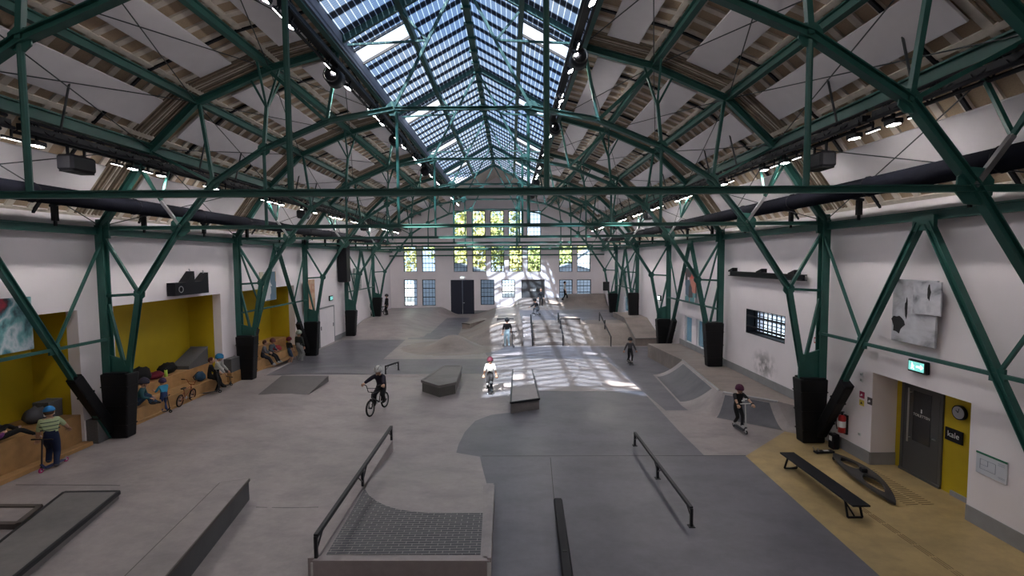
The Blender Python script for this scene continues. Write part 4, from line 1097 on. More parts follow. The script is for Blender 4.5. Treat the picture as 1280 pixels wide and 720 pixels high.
# brick topped pad with curbs
def brick_pad():
    h = .30
    fl_, fr = P(390, 701, h), P(612, 701, h); br = P(617, 605, h)
    c = Vector((fr.x - 1.2, fr.y, 0)); t = thing('brick_manual_pad', 'low platform with dark brick top and pale concrete curbs at bottom centre', 'manual pad', tuple(c))
    def L(px, py, z=h): return P(px, py, z) - c
    W_ = L
    # body under brick: front edge to curve
    curve = [(456, 611), (461, 619), (470, 626), (482, 632), (497, 636.5), (515, 639.5), (535, 641), (560, 641), (604, 640.5)]
    m = MB(); m.prism([(p.x, p.y) for p in [W_(390, 701), W_(612, 701), W_(617, 605.5), W_(604, 605.5), W_(604, 641)] + [W_(*q) for q in curve[::-1]] + [W_(447, 612)]], -.02, h - .006)
    m.build('body', M['concrete'], t)
    m = MB(); pts = [W_(408, 693), W_(600.5, 693), W_(603.5, 641)] + [W_(*q) for q in curve[::-1][1:]]
    m.prism([(p.x, p.y) for p in pts], h - .02, h + .001); m.build('brick_surface', M['brick'], t)
    # bank that falls away behind the bricks
    m = MB(); top = [W_(*q) for q in curve] + [W_(617, 640)]; n = len(top); K = 6
    m.smooth = True; vs = []
    for k in range(K + 1):
        u = k / K
        for i, p in enumerate(top):
            far = W_(492 + (600 - 492) * i / (n - 1), 553 + (571 - 553) * i / (n - 1), 0)
            q = Vector((p.x, p.y, 0)).lerp(Vector((far.x, far.y, 0)), u); vs.append((q.x, q.y, (h - .004) * (1 - sstep(u)) + .003))
    m.add(vs, [(k * n + i, k * n + i + 1, (k + 1) * n + i + 1, (k + 1) * n + i) for k in range(K) for i in range(n - 1)])
    m.build('bank', M['concrete'], t)
    for a, b, w, nm in (((391, 699), (487.5, 551), .16, 'left_curb'), ((609, 699), (614.5, 607), .12, 'right_curb'), ((393, 699.5), (609, 699.5), .12, 'front_curb')):
        a, b = W_(*a), W_(*b); m = MB(); m.beam((a.x, a.y, h / 2 + .01), (b.x, b.y, h / 2 + .01), w, h + .02); m.build('curb', M['concrete'], t)
    a, b = W_(390, 701.6), W_(612, 701.6); m = MB(); m.beam((a.x - .02, a.y, h / 2 - .01), (b.x + .02, b.y, h / 2 - .01), .02, h - .03); m.build('front_face', M['pale_front'], t)
    return t
brick_pad()
def curb_rail():
    h = .35; pts = [P(395.5, 697, .32), P(453.5, 607.5, .32), P(489.5, 550, .32)]
    c = pts[0]; t = thing('grind_rail', 'long dark three-post rail standing on the curb of the brick pad', 'grind rail', tuple(c)); tops = [p - c + Vector((0, 0, h)) for p in pts]
    m = MB(); m.beam(tops[0], tops[2], .065, .065); m.build('top_bar', M['rail'], t); d = (tops[2] - tops[0]).normalized()
    for i, p in enumerate(tops):
        m = MB(); m.beam(p - Vector((0, 0, h)), p, .05, .05); m.build('post', M['rail'], t)
        for s in (-1, 1):
            if (i == 0 and s < 0) or (i == 2 and s > 0): continue
            m = MB(); m.tube(p - Vector((0, 0, h * .75)), p + d * s * .3 - Vector((0, 0, .03)), .014, 6); m.build('gusset', M['rail'], t)
curb_rail()
# mound
def hf(name, lab, cat, x0, x1, y0, y1, nx, ny, f, mats, matf=None, skirt=True, z0=0):
    t = thing(name, lab, cat, ((x0 + x1) / 2, (y0 + y1) / 2, z0)); m = MB(); m.smooth = True; cx, cy = (x0 + x1) / 2, (y0 + y1) / 2
    vs = []
    for j in range(ny + 1):
        for i in range(nx + 1):
            x = x0 + (x1 - x0) * i / nx; y = y0 + (y1 - y0) * j / ny; vs.append((x - cx, y - cy, f(x, y)))
    o = len(m.v); m.v += vs
    for j in range(ny):
        for i in range(nx):
            idx = [j * (nx + 1) + i, j * (nx + 1) + i + 1, (j + 1) * (nx + 1) + i + 1, (j + 1) * (nx + 1) + i]
            xc = x0 + (x1 - x0) * (i + .5) / nx; yc = y0 + (y1 - y0) * (j + .5) / ny
            if max(vs[k][2] for k in idx) < .002: continue
            m.f.append(idx); m.m.append(matf(xc, yc) if matf else 0); m.sm.append(True)
    # skirt down to the floor
    def edge(a, b):
        za, zb = vs[a][2], vs[b][2]
        if max(za, zb) < .01: return
        o = len(m.v); m.v += [(vs[a][0], vs[a][1], -.03), (vs[b][0], vs[b][1], -.03)]; m.f.append([a, o, o + 1, b]); m.m.append(0); m.sm.append(False)
    for i in range(nx): edge(i, i + 1); edge(ny * (nx + 1) + i + 1, ny * (nx + 1) + i)
    for j in range(ny): edge((j + 1) * (nx + 1), j * (nx + 1)); edge(j * (nx + 1) + nx, (j + 1) * (nx + 1) + nx)
    o = m.build('surface', mats, t); return t
mc = P(566, 434, 0)
def mound(x, y):
    r = math.hypot((x - mc.x) / 1.75, (y - mc.y) / 1.9); z = .62 * sstep(1 - r) if r < 1 else 0
    r2 = math.hypot((x - mc.x) / 3.1, (y - mc.y) / 2.6); z2 = .16 * sstep(1 - r2) if r2 < 1 else 0
    return max(z, 0) + z2 * .6
hf('concrete_mound', 'smooth rounded concrete bump between the dark floor fields', 'skate bump', mc.x - 3.1, mc.x + 3.1, mc.y - 2.6, mc.y + 2.6, 40, 34, mound, [M['warm_concrete']])
# far right raised deck with banks
def deckz(x, y):
    zd = 1.0 if y < 34 else 1.0 - .25 * sstep((y - 34) / 2.5)
    a = max(0, min(1, (y - 27.6) / 2.0)); b = sstep((x + 3.6) / 3.2)
    z = zd * min(a, 1) * b
    q = (y - 41.4) / 2.2
    if q > 0: z += .75 * min(1, q) ** 2 * sstep((x + .2) / 1.2) + (.35 * min(1, q) ** 2) * sstep((x - 5.0) / .2)
    return z
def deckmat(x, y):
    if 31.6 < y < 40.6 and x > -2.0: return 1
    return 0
ST = (1.22, 3.08)      # stair width
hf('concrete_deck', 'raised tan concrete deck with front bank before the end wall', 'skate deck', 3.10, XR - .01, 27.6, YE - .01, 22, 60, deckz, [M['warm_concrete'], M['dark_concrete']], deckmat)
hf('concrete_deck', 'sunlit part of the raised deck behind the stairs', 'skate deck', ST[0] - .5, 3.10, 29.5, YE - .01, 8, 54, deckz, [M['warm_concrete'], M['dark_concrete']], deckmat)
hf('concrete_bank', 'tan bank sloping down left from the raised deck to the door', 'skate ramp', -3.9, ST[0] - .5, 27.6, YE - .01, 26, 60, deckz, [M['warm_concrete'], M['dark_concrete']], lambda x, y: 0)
t = thing('concrete_stairs', 'short sunlit concrete stair flight between two handrails', 'stairs', ((ST[0] + ST[1]) / 2, 27.9, 0))
for k in range(5):
    m = MB(); zt = 1.0 * (k + 1) / 5 - .005; y0 = .32 * k; m.bbox((0, (y0 + 1.62) / 2, zt / 2), (ST[1] - ST[0] - .02, 1.62 - y0, zt), .008); m.build('step', M['warm_concrete'], t)
t = thing('hubba_ledge', 'sloping pale concrete ledge left of the stair flight', 'skate ledge', (ST[0] - .25, 28.0, 0)); m = MB()
ya, yb, w = -.5, 2.6, .24
m.add([(-w, ya, 0), (w, ya, 0), (w, yb, 0), (-w, yb, 0), (-w, ya, .42), (w, ya, .42), (w, yb, 1.4), (-w, yb, 1.4)], [(3, 2, 1, 0), (4, 5, 6, 7), (0, 1, 5, 4), (1, 2, 6, 5), (2, 3, 7, 6), (3, 0, 4, 7)]); m.build('body', M['concrete'], t)
def slope_rail(x, y0, y1, zt, lab):
    t = thing('handrail', lab, 'handrail', (x, y0, 0)); n = 3; m = MB(); pts = []
    for k in range(n):
        y = y0 + (y1 - y0) * k / (n - 1); zf = max(0, min(1, (y - 27.6) / 2)); pts.append((y - y0, zf))
    m.tube((0, 0, pts[0][1] + zt), (0, pts[-1][0], pts[-1][1] + zt), .04, 8); m.build('top_bar', M['rail'], t)
    for dy, zf in pts:
        m = MB(); m.tube((0, dy, zf - .04 if zf else 0), (0, dy, zf + zt), .035, 8); m.build('post', M['rail'], t)
slope_rail(ST[0] + .05, 27.62, 30.0, .55, 'dark handrail on the left side of the stair flight')
slope_rail(ST[1] - .05, 27.62, 30.4, .6, 'dark handrail on the right side of the stair flight')
slope_rail(5.75, 27.3, 30.9, .55, 'dark grind rail going down the tan bank')
# small ledge on deck right of stairs
t = thing('concrete_ledge', 'small concrete ledge on the deck edge right of the stairs', 'skate ledge', (3.7, 30.2, 1.0)); m = MB(); m.bbox((0, 0, .16), (1.25, 1.2, .36), .02); m.build('body', M['warm_concrete'], t); m = MB(); m.box((0, -.6, .33), (1.25, .03, .04)); m.build('steel_edge', M['rail'], t)
# wide ledge beside right wall
t = thing('wide_ledge', 'wide tan concrete ledge climbing the bank along the right wall', 'skate ledge', (7.95, 27.4, 0)); m = MB(); w0, w1 = -.78, .69
m.add([(w0, 0, 0), (w1, 0, 0), (w1, 6.0, 0), (w0, 6.0, 0), (w0, 0, .44), (w1, 0, .44), (w1, 2.8, 1.3), (w0, 2.8, 1.3), (w1, 6, 1.3), (w0, 6, 1.3)], [(0, 1, 5, 4), (4, 5, 6, 7), (7, 6, 8, 9), (1, 2, 8, 6, 5), (0, 4, 7, 9, 3), (2, 3, 9, 8)]); m.build('body', M['warm_concrete'], t)
m = MB(); m.beam((w0, 0, .43), (w0, 2.8, 1.29), .05); m.beam((w0, 2.8, 1.29), (w0, 6, 1.29), .05); m.beam((w0, 0, .43), (w1, 0, .43), .05); m.build('steel_edge', M['grey_block'], t)
# left far small ledges
def wledge(name, lab, pts, z0, h, mat, cat='skate ledge'):
    c = sum((Vector(p) for p in pts), Vector((0, 0))) / len(pts); t = thing(name, lab, cat, (c.x, c.y, z0)); m = MB(); m.prism([(p[0] - c.x, p[1] - c.y) for p in pts], -.1, h); m.build('body', M[mat], t)
    a, b = [Vector((p[0] - c.x, p[1] - c.y, h - .02)) for p in (pts[0], pts[1])]; m = MB(); m.beam(a, b, .05); m.build('steel_edge', M['rail'], t)
pz = lambda *q: tuple(P(*q)[:2])
wledge('concrete_ledge', 'slanted low concrete ledge on the left bank before the navy door', [pz(577.5, 405, .35), pz(587, 406, .35), pz(611, 399.5, .35), pz(601, 398.5, .35)], 0, .42, 'warm_concrete')
wledge('concrete_ledge', 'small concrete ledge with dark front on the sunlit deck by end wall', [pz(621, 398, 1.1), pz(642, 398, 1.1), pz(641, 393, 1.1), pz(623, 393, 1.1)], .75, .35, 'warm_concrete')
# far left corner deck
def leftdeck(x, y):
    a = max(0, min(1, (y - 31.0) / 5.0)); b = sstep((-5.6 - x) / 2.6)
    q = (y - 41.6) / 2.2
    return .62 * a * b + (.75 * max(0, min(1, q)) ** 2 * sstep((-4.7 - x) / 2.0) * (1 - b) if q > 0 else 0)
hf('concrete_bank', 'pale concrete bank rising into the far left corner', 'skate ramp', XL + .01, -4.6, 31.0, YE - .01, 34, 50, leftdeck, [M['concrete']])

# right quarter pipes and deck
def right_park():
    h = .68
    A = P(816, 468, .0); B = P(852, 507, 0); C = P(899, 488, h); D = P(853, 450, h)   # quarter 1: foot A-B, lip D-C
    e0 = P(890, 522, 0); e1 = P(999, 543, 0); l0 = P(904, 490, h); l1 = P(972, 502, h)
    # deck
    t = thing('concrete_deck', 'raised pale concrete deck along the right wall above the quarter pipes', 'skate deck', (0, 0, 0))
    dk = [(D.x, D.y), (C.x, C.y), (l0.x, l0.y), (l1.x, l1.y), (XR - .01, l1.y - .9), (XR - .01, 24.3), (7.0, 24.3)]
    m = MB(); m.prism(dk, -.02, h - .004); m.build('deck', M['warm_concrete'], t)
    def quarter(nm, lab, f0, f1, t1, t0, border=.14, inset=(.10, .10)):
        t = thing(nm, lab, 'quarter pipe', (0, 0, 0)); K = 10; J = 8
        def pt(u, v, dz=0):
            lo = f0.lerp(f1, u); hi = t0.lerp(t1, u); p = lo.lerp(hi, v); z = h * (1 - math.cos(v * PI / 2.6)) / (1 - math.cos(PI / 2.6)); return Vector((p.x, p.y, z + dz))
        m = MB(); m.smooth = True; vs = [pt(i / J, k / K) for k in range(K + 1) for i in range(J + 1)]
        m.add(vs, [(k * (J + 1) + i, k * (J + 1) + i + 1, (k + 1) * (J + 1) + i + 1, (k + 1) * (J + 1) + i) for k in range(K) for i in range(J)])
        m.smooth = False
        for i in (0, J):
            prof = [vs[k * (J + 1) + i] for k in range(K + 1)]; b = [Vector((p.x, p.y, -.02)) for p in prof]; n = K + 1
            m.add(prof + b, [(k, k + 1, n + k + 1, n + k) for k in range(K)])
        m.build('frame', M['concrete'], t)
        m = MB(); m.smooth = True; u0, u1 = inset; v0, v1 = .06, .93
        vs = [pt(u0 + (1 - u0 - u1) * i / J, v0 + (v1 - v0) * k / K, .012) for k in range(K + 1) for i in range(J + 1)]
        m.add(vs, [(k * (J + 1) + i, k * (J + 1) + i + 1, (k + 1) * (J + 1) + i + 1, (k + 1) * (J + 1) + i) for k in range(K) for i in range(J)])
        m.build('riding_surface', M['ramp_dark'], t)
        m = MB(); m.tube(t0, t1, .03, 8); m.build('coping', M['alu'], t)
        return t
    quarter('quarter_pipe', 'blue-grey concrete quarter pipe with pale border facing the hall centre', A, B, C, D)
    quarter('quarter_pipe', 'dark concrete quarter pipe behind the scooter rider by the right wall', e0, e1, l1, l0, inset=(.05, .16))
    # hip between the two
    t = thing('concrete_hip', 'pale curved concrete hip joining the two quarter pipes', 'skate ramp', (0, 0, 0)); m = MB(); m.smooth = True
    K, J = 10, 10; vs = []; ctr = (C + l0) / 2; ctr.z = 0
    for k in range(K + 1):
        v = k / K; z = h * (1 - math.cos(v * PI / 2.6)) / (1 - math.cos(PI / 2.6))
        for i in range(J + 1):
            u = i / J; lo = B.lerp(e0, u) + Vector((-.12, -.25, 0)) * math.sin(u * PI); hi = C.lerp(l0, u); p = lo.lerp(hi, v); vs.append((p.x, p.y, z))
    m.add(vs, [(k * (J + 1) + i, k * (J + 1) + i + 1, (k + 1) * (J + 1) + i + 1, (k + 1) * (J + 1) + i) for k in range(K) for i in range(J)]); m.build('surface', M['concrete'], t)
    # bank between the second quarter and the wall
    t = thing('concrete_bank', 'pale curved concrete transition running along the right wall', 'skate ramp', (0, 0, 0)); m = MB(); m.smooth = True; vs = []
    for k in range(K + 1):
        v = k / K; z = h * (1 - math.cos(v * PI / 2.6)) / (1 - math.cos(PI / 2.6))
        lo = e1.lerp(l1, v); w0 = Vector((XR - .01, e1.y - .2, 0)); w1 = Vector((XR - .01, l1.y - .9, 0)); hi = w0.lerp(w1, v)
        for i in range(5):
            p = lo.lerp(hi, i / 4); vs.append((p.x, p.y, z + .002 + .0 * i))
    m.add(vs, [(k * 5 + i, k * 5 + i + 1, (k + 1) * 5 + i + 1, (k + 1) * 5 + i) for k in range(K) for i in range(4)]); m.build('surface', M['concrete'], t)
    # grey concrete skirting on the deck along the wall
    sk = MB(); sk.box((XR - .015, (l1.y - .9 + 24.3) / 2, h + .13), (.03, 24.3 - l1.y + .9, .26))
    sk.add([(XR - .03, e1.y - .2, .0), (XR - .03, e1.y - .2, .3), (XR - .03, l1.y - .9, h + .26), (XR - .03, l1.y - .9, h)], [(0, 1, 2, 3)])
    struct(sk.build('baseboard_deck', M['baseboard']))
right_park()

# black folding bench and leaf shaped balance board on the ochre floor
def flat_bench():
    a = P(985, 566, .34); b = P(1075, 630, .34); c = (a + b) / 2; c.z = 0; d = (b - a); L = d.length; ang = math.atan2(d.y, d.x) - PI / 2
    t = thing('training_bench', 'long low black bench with folding trestle feet on the ochre floor', 'bench', tuple(c), ang)
    m = MB(); m.bbox((0, 0, .32), (.34, L + .1, .035), .008); m.build('top', M['black'], t)
    for s in (-1, 1):
        m = MB(); y = s * (L / 2 - .22)
        for sx_ in (-1, 1): m.beam((sx_ * .13, y, .30), (sx_ * .14, y + s * .10, .015), .03)
        m.beam((-.14, y + s * .10, .015), (.14, y + s * .10, .015), .03); m.beam((0, y + s * .08, .03), (0, y - s * .4, .30), .02); m.build('trestle', M['black'], t)
flat_bench()
def leaf_board():
    a = P(1042, 569, 0.02); b = P(1119, 632, 0.02); c = (a + b) / 2; d = b - a; L = d.length; ang = math.atan2(d.y, d.x)
    t = thing('balance_board', 'black pointed leaf-shaped board with two oval cut-outs lying near the door', 'board', tuple(c), ang)
    m = MB(); n = 24; w = .27
    def half(u): return w * math.sin(PI * u) ** .8 * (1 if True else 1)
    out = []; 
    for i in range(n + 1): out.append((L * (i / n - .5), half(i / n)))
    th = .05
    def zc(x): return .06 + .08 * (1 - (2 * x / L) ** 2)
    # two side rails and web with openings
    hole = lambda u: .62 if (.16 < u < .44 or .56 < u < .84) else 0
    def hw_(u):
        for lo, hi in ((.15, .44), (.56, .85)):
            if lo < u < hi: return math.sin(PI * (u - lo) / (hi - lo)) ** .6 * .62
        return 0
    vs = []; fs = []
    N = 48
    for i in range(N + 1):
        u = i / N; x = L * (u - .5); o = half(u) + .012; q = o * hw_(u); z = zc(x)
        for y in (-o, -q, q, o): vs.append((x, y, z)); vs.append((x, y, z - th))
    for i in range(N):
        for k in range(3):
            if k == 1 and (hw_((i + .5) / N) > 0): continue
            A = i * 8 + k * 2; B = (i + 1) * 8 + k * 2
            fs.append((A, B, B + 2, A + 2)); fs.append((A + 1, A + 3, B + 3, B + 1))
        A = i * 8; B = A + 8
        fs.append((A, A + 1, B + 1, B)); fs.append((A + 6, B + 6, B + 7, A + 7)); fs.append((A + 2, B + 2, B + 3, A + 3)); fs.append((A + 4, A + 5, B + 5, B + 4))
    m.add(vs, fs); m.build('board', pm('worn_black_board', (.03, .028, .028), .55, var=.2), t)
    m = MB(); m.bbox((0, .05, .17), (.14, .12, .12), .02); m.build('knob', M['black'], t)
    m = MB(); m.box((-L / 2 + .3, 0, .03), (.06, .3, .06)); m.build('foot', M['black'], t)
    p = P(1030, 566, 0.0); t = thing('floor_clamp', 'small black base plate with white sticker at the tip of leaf board', 'base plate', (p.x, p.y, 0), .1)
    m = MB(); m.bbox((0, 0, .03), (.5, .14, .05), .01); m.build('plate', M['black'], t); m = MB(); m.box((.05, 0, .057), (.14, .07, .004)); m.build('sticker', M['white'], t)
    m = MB(); m.tube((-.22, .03, .05), (-.27, .06, .16), .012, 6); m.tube((-.16, -.03, .05), (-.22, -.03, .14), .012, 6); m.build('hook', M['alu'], t)
leaf_board()
# floor drains
def drains():
    a = P(1072, 632, 0); b = P(1195, 716, 0); d = (b - a).normalized(); s = Vector((-d.y, d.x, 0)); dk = pm('drain_slot', (.17, .12, .06), .7)
    t = thing('floor_drain', 'long triple slotted drain line in the ochre floor', 'drain', tuple(a), 0)
    for k in (-1, 0, 1):
        m = MB(); L = (P(1330, 812, 0) - a).length; q = .0
        while q < L:
            m.beam(d * q + s * k * .045 + Vector((0, 0, .002)), d * (q + .30) + s * k * .045 + Vector((0, 0, .002)), .012, .006); q += .34
        m.build('slot', dk, t)
    t = thing('floor_grate', 'dark slotted floor grate in front of the grey door', 'drain', (8.25, 10.3, 0)); m = MB()
    for k in range(22):
        for r_ in (-1, 1): m.beam((r_ * .16 - .13, -.9 + k * .075, .002), (r_ * .16 + .13, -.88 + k * .075, .002), .014, .006)
    m.build('slots', dk, t)
drains()
# ================================================================== PEOPLE
_pal = {}
def colm(name, c, rough=.75):
    if name not in _pal: _pal[name] = pm(name, c, rough, spec=.25)
    return _pal[name]
SKIN = colm('skin', (.52, .31, .22), .55)
LIP = colm('lips', (.40, .15, .12), .5); EYE = colm('eye_dark', (.02, .015, .012), .3)
def ik(a, c, l1, l2, pole):
    a = Vector(a); c = Vector(c); d = c - a; L = min(d.length, (l1 + l2) * .999); dn = d.normalized()
    x = (l1 * l1 - l2 * l2 + L * L) / (2 * L); hgt = math.sqrt(max(l1 * l1 - x * x, 1e-6)); p = Vector(pole); p = (p - dn * p.dot(dn)).normalized()
    return a + dn * x + p * hgt, a + dn * L
def person(label, loc, rz=0, h=1.4, pelvis=(0, 0, .5), lean=(0, 0, 1), look=(0, 1, 0), hands=((-.16, .06, .42), (.16, .06, .42)), feet=((-.07, 0, 0), (.07, 0, 0)),
           toes=((0, 1, 0), (0, 1, 0)), elbow=((-.5, -1, -.2), (.5, -1, -.2)), knee=((0, 1, .2), (0, 1, .2)), shirt=(.02, .02, .025), trousers=(.02, .02, .03), shoes=(.03, .03, .03),
           hair=(.06, .035, .02), long_sleeve=False, shorts=False, helmet=None, cap=None, stripes=None, pads=False, grip=True, bulk=1.0, group=None, facedown=False):
    t = thing('person', label, 'person', tuple(loc), rz, group)
    V_ = lambda p: Vector(p) * h
    pel = V_(pelvis); ln = Vector(lean).normalized(); side = Vector((1, 0, 0)); side = (side - ln * side.dot(ln)).normalized()
    belly = pel + ln * .10 * h; chest = pel + ln * .225 * h; neck = pel + ln * .305 * h; lk = Vector(look).normalized()
    up = (ln + Vector((0, 0, 1.2))).normalized(); hb = neck + up * .03 * h; hc = hb + up * .075 * h + lk * .012 * h
    vs = [pel, belly, chest, neck, hb]; rad = [(.085, .062), (.078, .058), (.088, .060), (.034, .034), (.034, .034)]
    ed = [(0, 1), (1, 2), (2, 3), (3, 4)]; seg = [(0, 1, 'T'), (1, 2, 'S'), (2, 3, 'S'), (3, 4, 'K')]
    wr = []; dirs = []
    for i, s in enumerate((-1, 1)):
        sh = chest + side * s * .105 * h + ln * .045 * h; el, w = ik(sh, V_(hands[i]), .165 * h, .135 * h, elbow[i])
        o = len(vs); vs += [sh, el, w]; rad += [(.044, .044), (.036, .036) if long_sleeve else (.030, .030), (.026, .026) if long_sleeve else (.020, .020)]; ed += [(2, o), (o, o + 1), (o + 1, o + 2)]
        m_ = sh.lerp(el, .75); seg += [(2, o, 'S'), (o, o + 1, 'S'), (o + 1, o + 2, 'S' if long_sleeve else 'K')]
        wr.append(w); dirs.append((w - el).normalized())
    for i, s in enumerate((-1, 1)):
        hp = pel + side * s * .05 * h - ln * .03 * h; an_t = V_(feet[i]) + Vector((0, 0, .045 * h)); kn, an = ik(hp, an_t, .235 * h, .225 * h, knee[i])
        o = len(vs); td = Vector(toes[i]).normalized(); toe = an + td * .095 * h - Vector((0, 0, .022 * h)); heel = an - td * .022 * h - Vector((0, 0, .02 * h))
        vs += [hp, kn, an, toe, heel]; rad += [(.062, .062), (.043, .043), (.030, .030), (.024, .02), (.026, .022)]; ed += [(0, o), (o, o + 1), (o + 1, o + 2), (o + 2, o + 3), (o + 2, o + 4)]
        seg += [(0, o, 'T'), (o, o + 1, 'T'), (o + 1, o + 2, 'K' if shorts else 'T'), (o + 2, o + 3, 'F'), (o + 2, o + 4, 'F')]
        if pads:
            m = MB(); m.ball(kn + (kn - (hp + an) / 2).normalized() * .035 * h, .038 * h, 8, 6); m.build('knee_pad', colm('pad_white', (.6, .6, .6)), t)
    me = bpy.data.meshes.new('tmp'); bm = bmesh.new(); lay = bm.verts.layers.skin.verify(); bvs = [bm.verts.new(v) for v in vs]; bm.verts.ensure_lookup_table()
    for a, b in ed: bm.edges.new((bvs[a], bvs[b]))
    for v, r in zip(bvs, rad): v[lay].radius = (r[0] * h * bulk, r[1] * h * bulk)
    bvs[0][lay].use_root = True
    bm.to_mesh(me); bm.free(); ob = bpy.data.objects.new('tmp', me); COL.objects.link(ob)
    md = ob.modifiers.new('s', 'SKIN'); md.use_smooth_shade = True; sb = ob.modifiers.new('ss', 'SUBSURF'); sb.levels = 2; sb.render_levels = 2
    bpy.context.view_layer.update(); ev = ob.evaluated_get(bpy.context.evaluated_depsgraph_get()); bmesh_ = bpy.data.meshes.new_from_object(ev)
    mb = MB(); mb.smooth = True; col = {'K': 0, 'S': 1, 'T': 2, 'F': 3}
    def cls(p):
        best = 1e9; r = 'S'
        for a, b, k in seg:
            A, B = vs[a], vs[b]; d = B - A; u = max(0, min(1, (p - A).dot(d) / max(d.length_squared, 1e-9))); q = (A + d * u - p).length
            if k == 'S' and not long_sleeve and a >= 5 and u > .62 and b == a + 1 and False: k = 'K'
            if q < best: best = q; r = k
        return col[r]
    vv = [v.co.copy() for v in bmesh_.vertices]; o = len(mb.v); mb.v += [tuple(v) for v in vv]
    for f in bmesh_.polygons:
        c = sum((vv[i] for i in f.vertices), Vector()) / len(f.vertices); mb.f.append(list(f.vertices)); mb.m.append(cls(c)); mb.sm.append(True)
    bpy.data.objects.remove(ob); bpy.data.meshes.remove(bmesh_)
    # head
    y_ = lk - up * lk.dot(up); y_.normalize(); x_ = y_.cross(up).normalized(); rot = Matrix((x_, y_, up)).transposed(); H_ = h * (.072 if h > 1.6 else .080)
    mb.cur = 0; mb.ball(hc, (H_ * .78, H_ * .92, H_ * 1.08), 16, 12, rot); hd = lambda x, y, z: hc + rot @ Vector((x * H_, y * H_, z * H_))
    mb.ball(hd(0, .18, -.62), (H_ * .5, H_ * .55, H_ * .42), 12, 8, rot); mb.ball(hd(0, .95, -.10), (H_ * .12, H_ * .18, H_ * .2), 8, 6, rot)
    for s in (-1, 1): mb.ball(hd(s * .80, 0, -.05), (H_ * .08, H_ * .16, H_ * .24), 8, 6, rot)
    mb.cur = 5
    for s in (-1, 1): mb.ball(hd(s * .30, .80, .10), (H_ * .12, H_ * .08, H_ * .07), 8, 5, rot)
    mb.cur = 6; mb.ball(hd(0, .80, -.42), (H_ * .24, H_ * .08, H_ * .06), 8, 5, rot)
    # hands : palm, four fingers, thumb
    mb.cur = 0
    for w, d, s in zip(wr, dirs, (-1, 1)):
        s1 = d.cross(Vector((0, 0, 1)) if abs(d.z) < .9 else Vector((0, 1, 0))).normalized(); n1 = s1.cross(d); rr = Matrix((s1, d, n1)).transposed(); k = h * .0105
        mb.ball(w + d * 3.2 * k, (3.0 * k, 3.9 * k, 1.5 * k), 10, 6, rr)
        for i, ln_ in enumerate((3.0, 3.5, 3.2, 2.5)):
            off = s1 * (i - 1.5) * 1.45 * k; a = w + d * 6.0 * k + off; c1 = -n1 if True else n1
            b = a + (d * .75 + c1 * (.65 if grip else .2)).normalized() * ln_ * k * .6; c = b + (d * (.0 if grip else .7) + c1).normalized() * ln_ * k * .55
            mb.tube(a - d * k, b, .78 * k, 6, .7 * k); mb.tube(b, c, .7 * k, 6, .5 * k); mb.ball(c, .52 * k, 6, 4)
        a = w + d * 2.5 * k - s1 * s * 2.6 * k; b = a + (d * .7 - s1 * s * .6 - n1 * .5).normalized() * 2.6 * k; c = b + (d * .8 - n1 * .6).normalized() * 2.0 * k
        mb.tube(a, b, .9 * k, 6, .75 * k); mb.tube(b, c, .75 * k, 6, .55 * k)
    key = lambda nm, c: colm('%s_%d_%d_%d' % (nm, c[0] * 255, c[1] * 255, c[2] * 255), c)
    shm = key('cloth', shirt)
    body = mb.build('body', [SKIN, shm, key('cloth', trousers), key('shoe', shoes), key('hair', hair), EYE, LIP], t)
    if helmet is None or True:
        m = MB(); m.smooth = True; m.ball(hd(0, -.14, .18), (H_ * .86, H_ * .92, H_ * 1.0), 16, 10, rot); 
        o_ = m.build('hair', key('hair', hair), t)
    if helmet:
        m = MB(); m.smooth = True; R0 = 1.12; n_, k_ = 20, 8; pts = []
        for j in range(k_ + 1):
            th = (PI * .56) * j / k_
            for i in range(n_):
                a = 2 * PI * i / n_; dip = .16 if math.sin(a) < -.2 and j == k_ else 0
                pts.append(hd(R0 * .92 * math.sin(th) * math.cos(a), R0 * 1.05 * math.sin(th) * math.sin(a) - .05, R0 * 1.08 * math.cos(th) + .14 - dip))
        m.add(pts, [(j * n_ + i, (j + 1) * n_ + i, (j + 1) * n_ + (i + 1) % n_, j * n_ + (i + 1) % n_) for j in range(k_) for i in range(n_)])
        ho = m.build('helmet', key('helmet', helmet[0]), t); sl = ho.modifiers.new('s', 'SOLIDIFY'); sl.thickness = .012; sl.offset = 1
        m = MB()
        for x in (-.5, 0, .5):
            prev = None
            for j in range(9):
                a = -PI * .38 + PI * .76 * j / 8; p = hd(x * .9 * math.cos(a * .6), 1.16 * math.sin(a) - .05, 1.18 * math.cos(a) * math.sqrt(1 - (x * .72) ** 2) + .16)
                if prev is not None: m.beam(prev, p, .022 * h, .012)
                prev = p
        m.build('helmet_vent', key('vent', helmet[1]), ho)
        m = MB(); m.path([hd(-.86, .1, .0), hd(-.55, .35, -.85), hd(0, .5, -1.08), hd(.55, .35, -.85), hd(.86, .1, .0)], .006, 5); m.build('chin_strap', EYE, ho)
    if cap:
        m = MB(); m.smooth = True; pts = []; n_, k_ = 18, 6
        for j in range(k_ + 1):
            th = (PI * .5) * j / k_
            for i in range(n_):
                a = 2 * PI * i / n_; pts.append(hd(.95 * math.sin(th) * math.cos(a), 1.08 * math.sin(th) * math.sin(a), 1.05 * math.cos(th) + .2))
        m.add(pts, [(j * n_ + i, (j + 1) * n_ + i, (j + 1) * n_ + (i + 1) % n_, j * n_ + (i + 1) % n_) for j in range(k_) for i in range(n_)])
        co_ = m.build('cap', key('cap', cap), t); sl = co_.modifiers.new('s', 'SOLIDIFY'); sl.thickness = .01
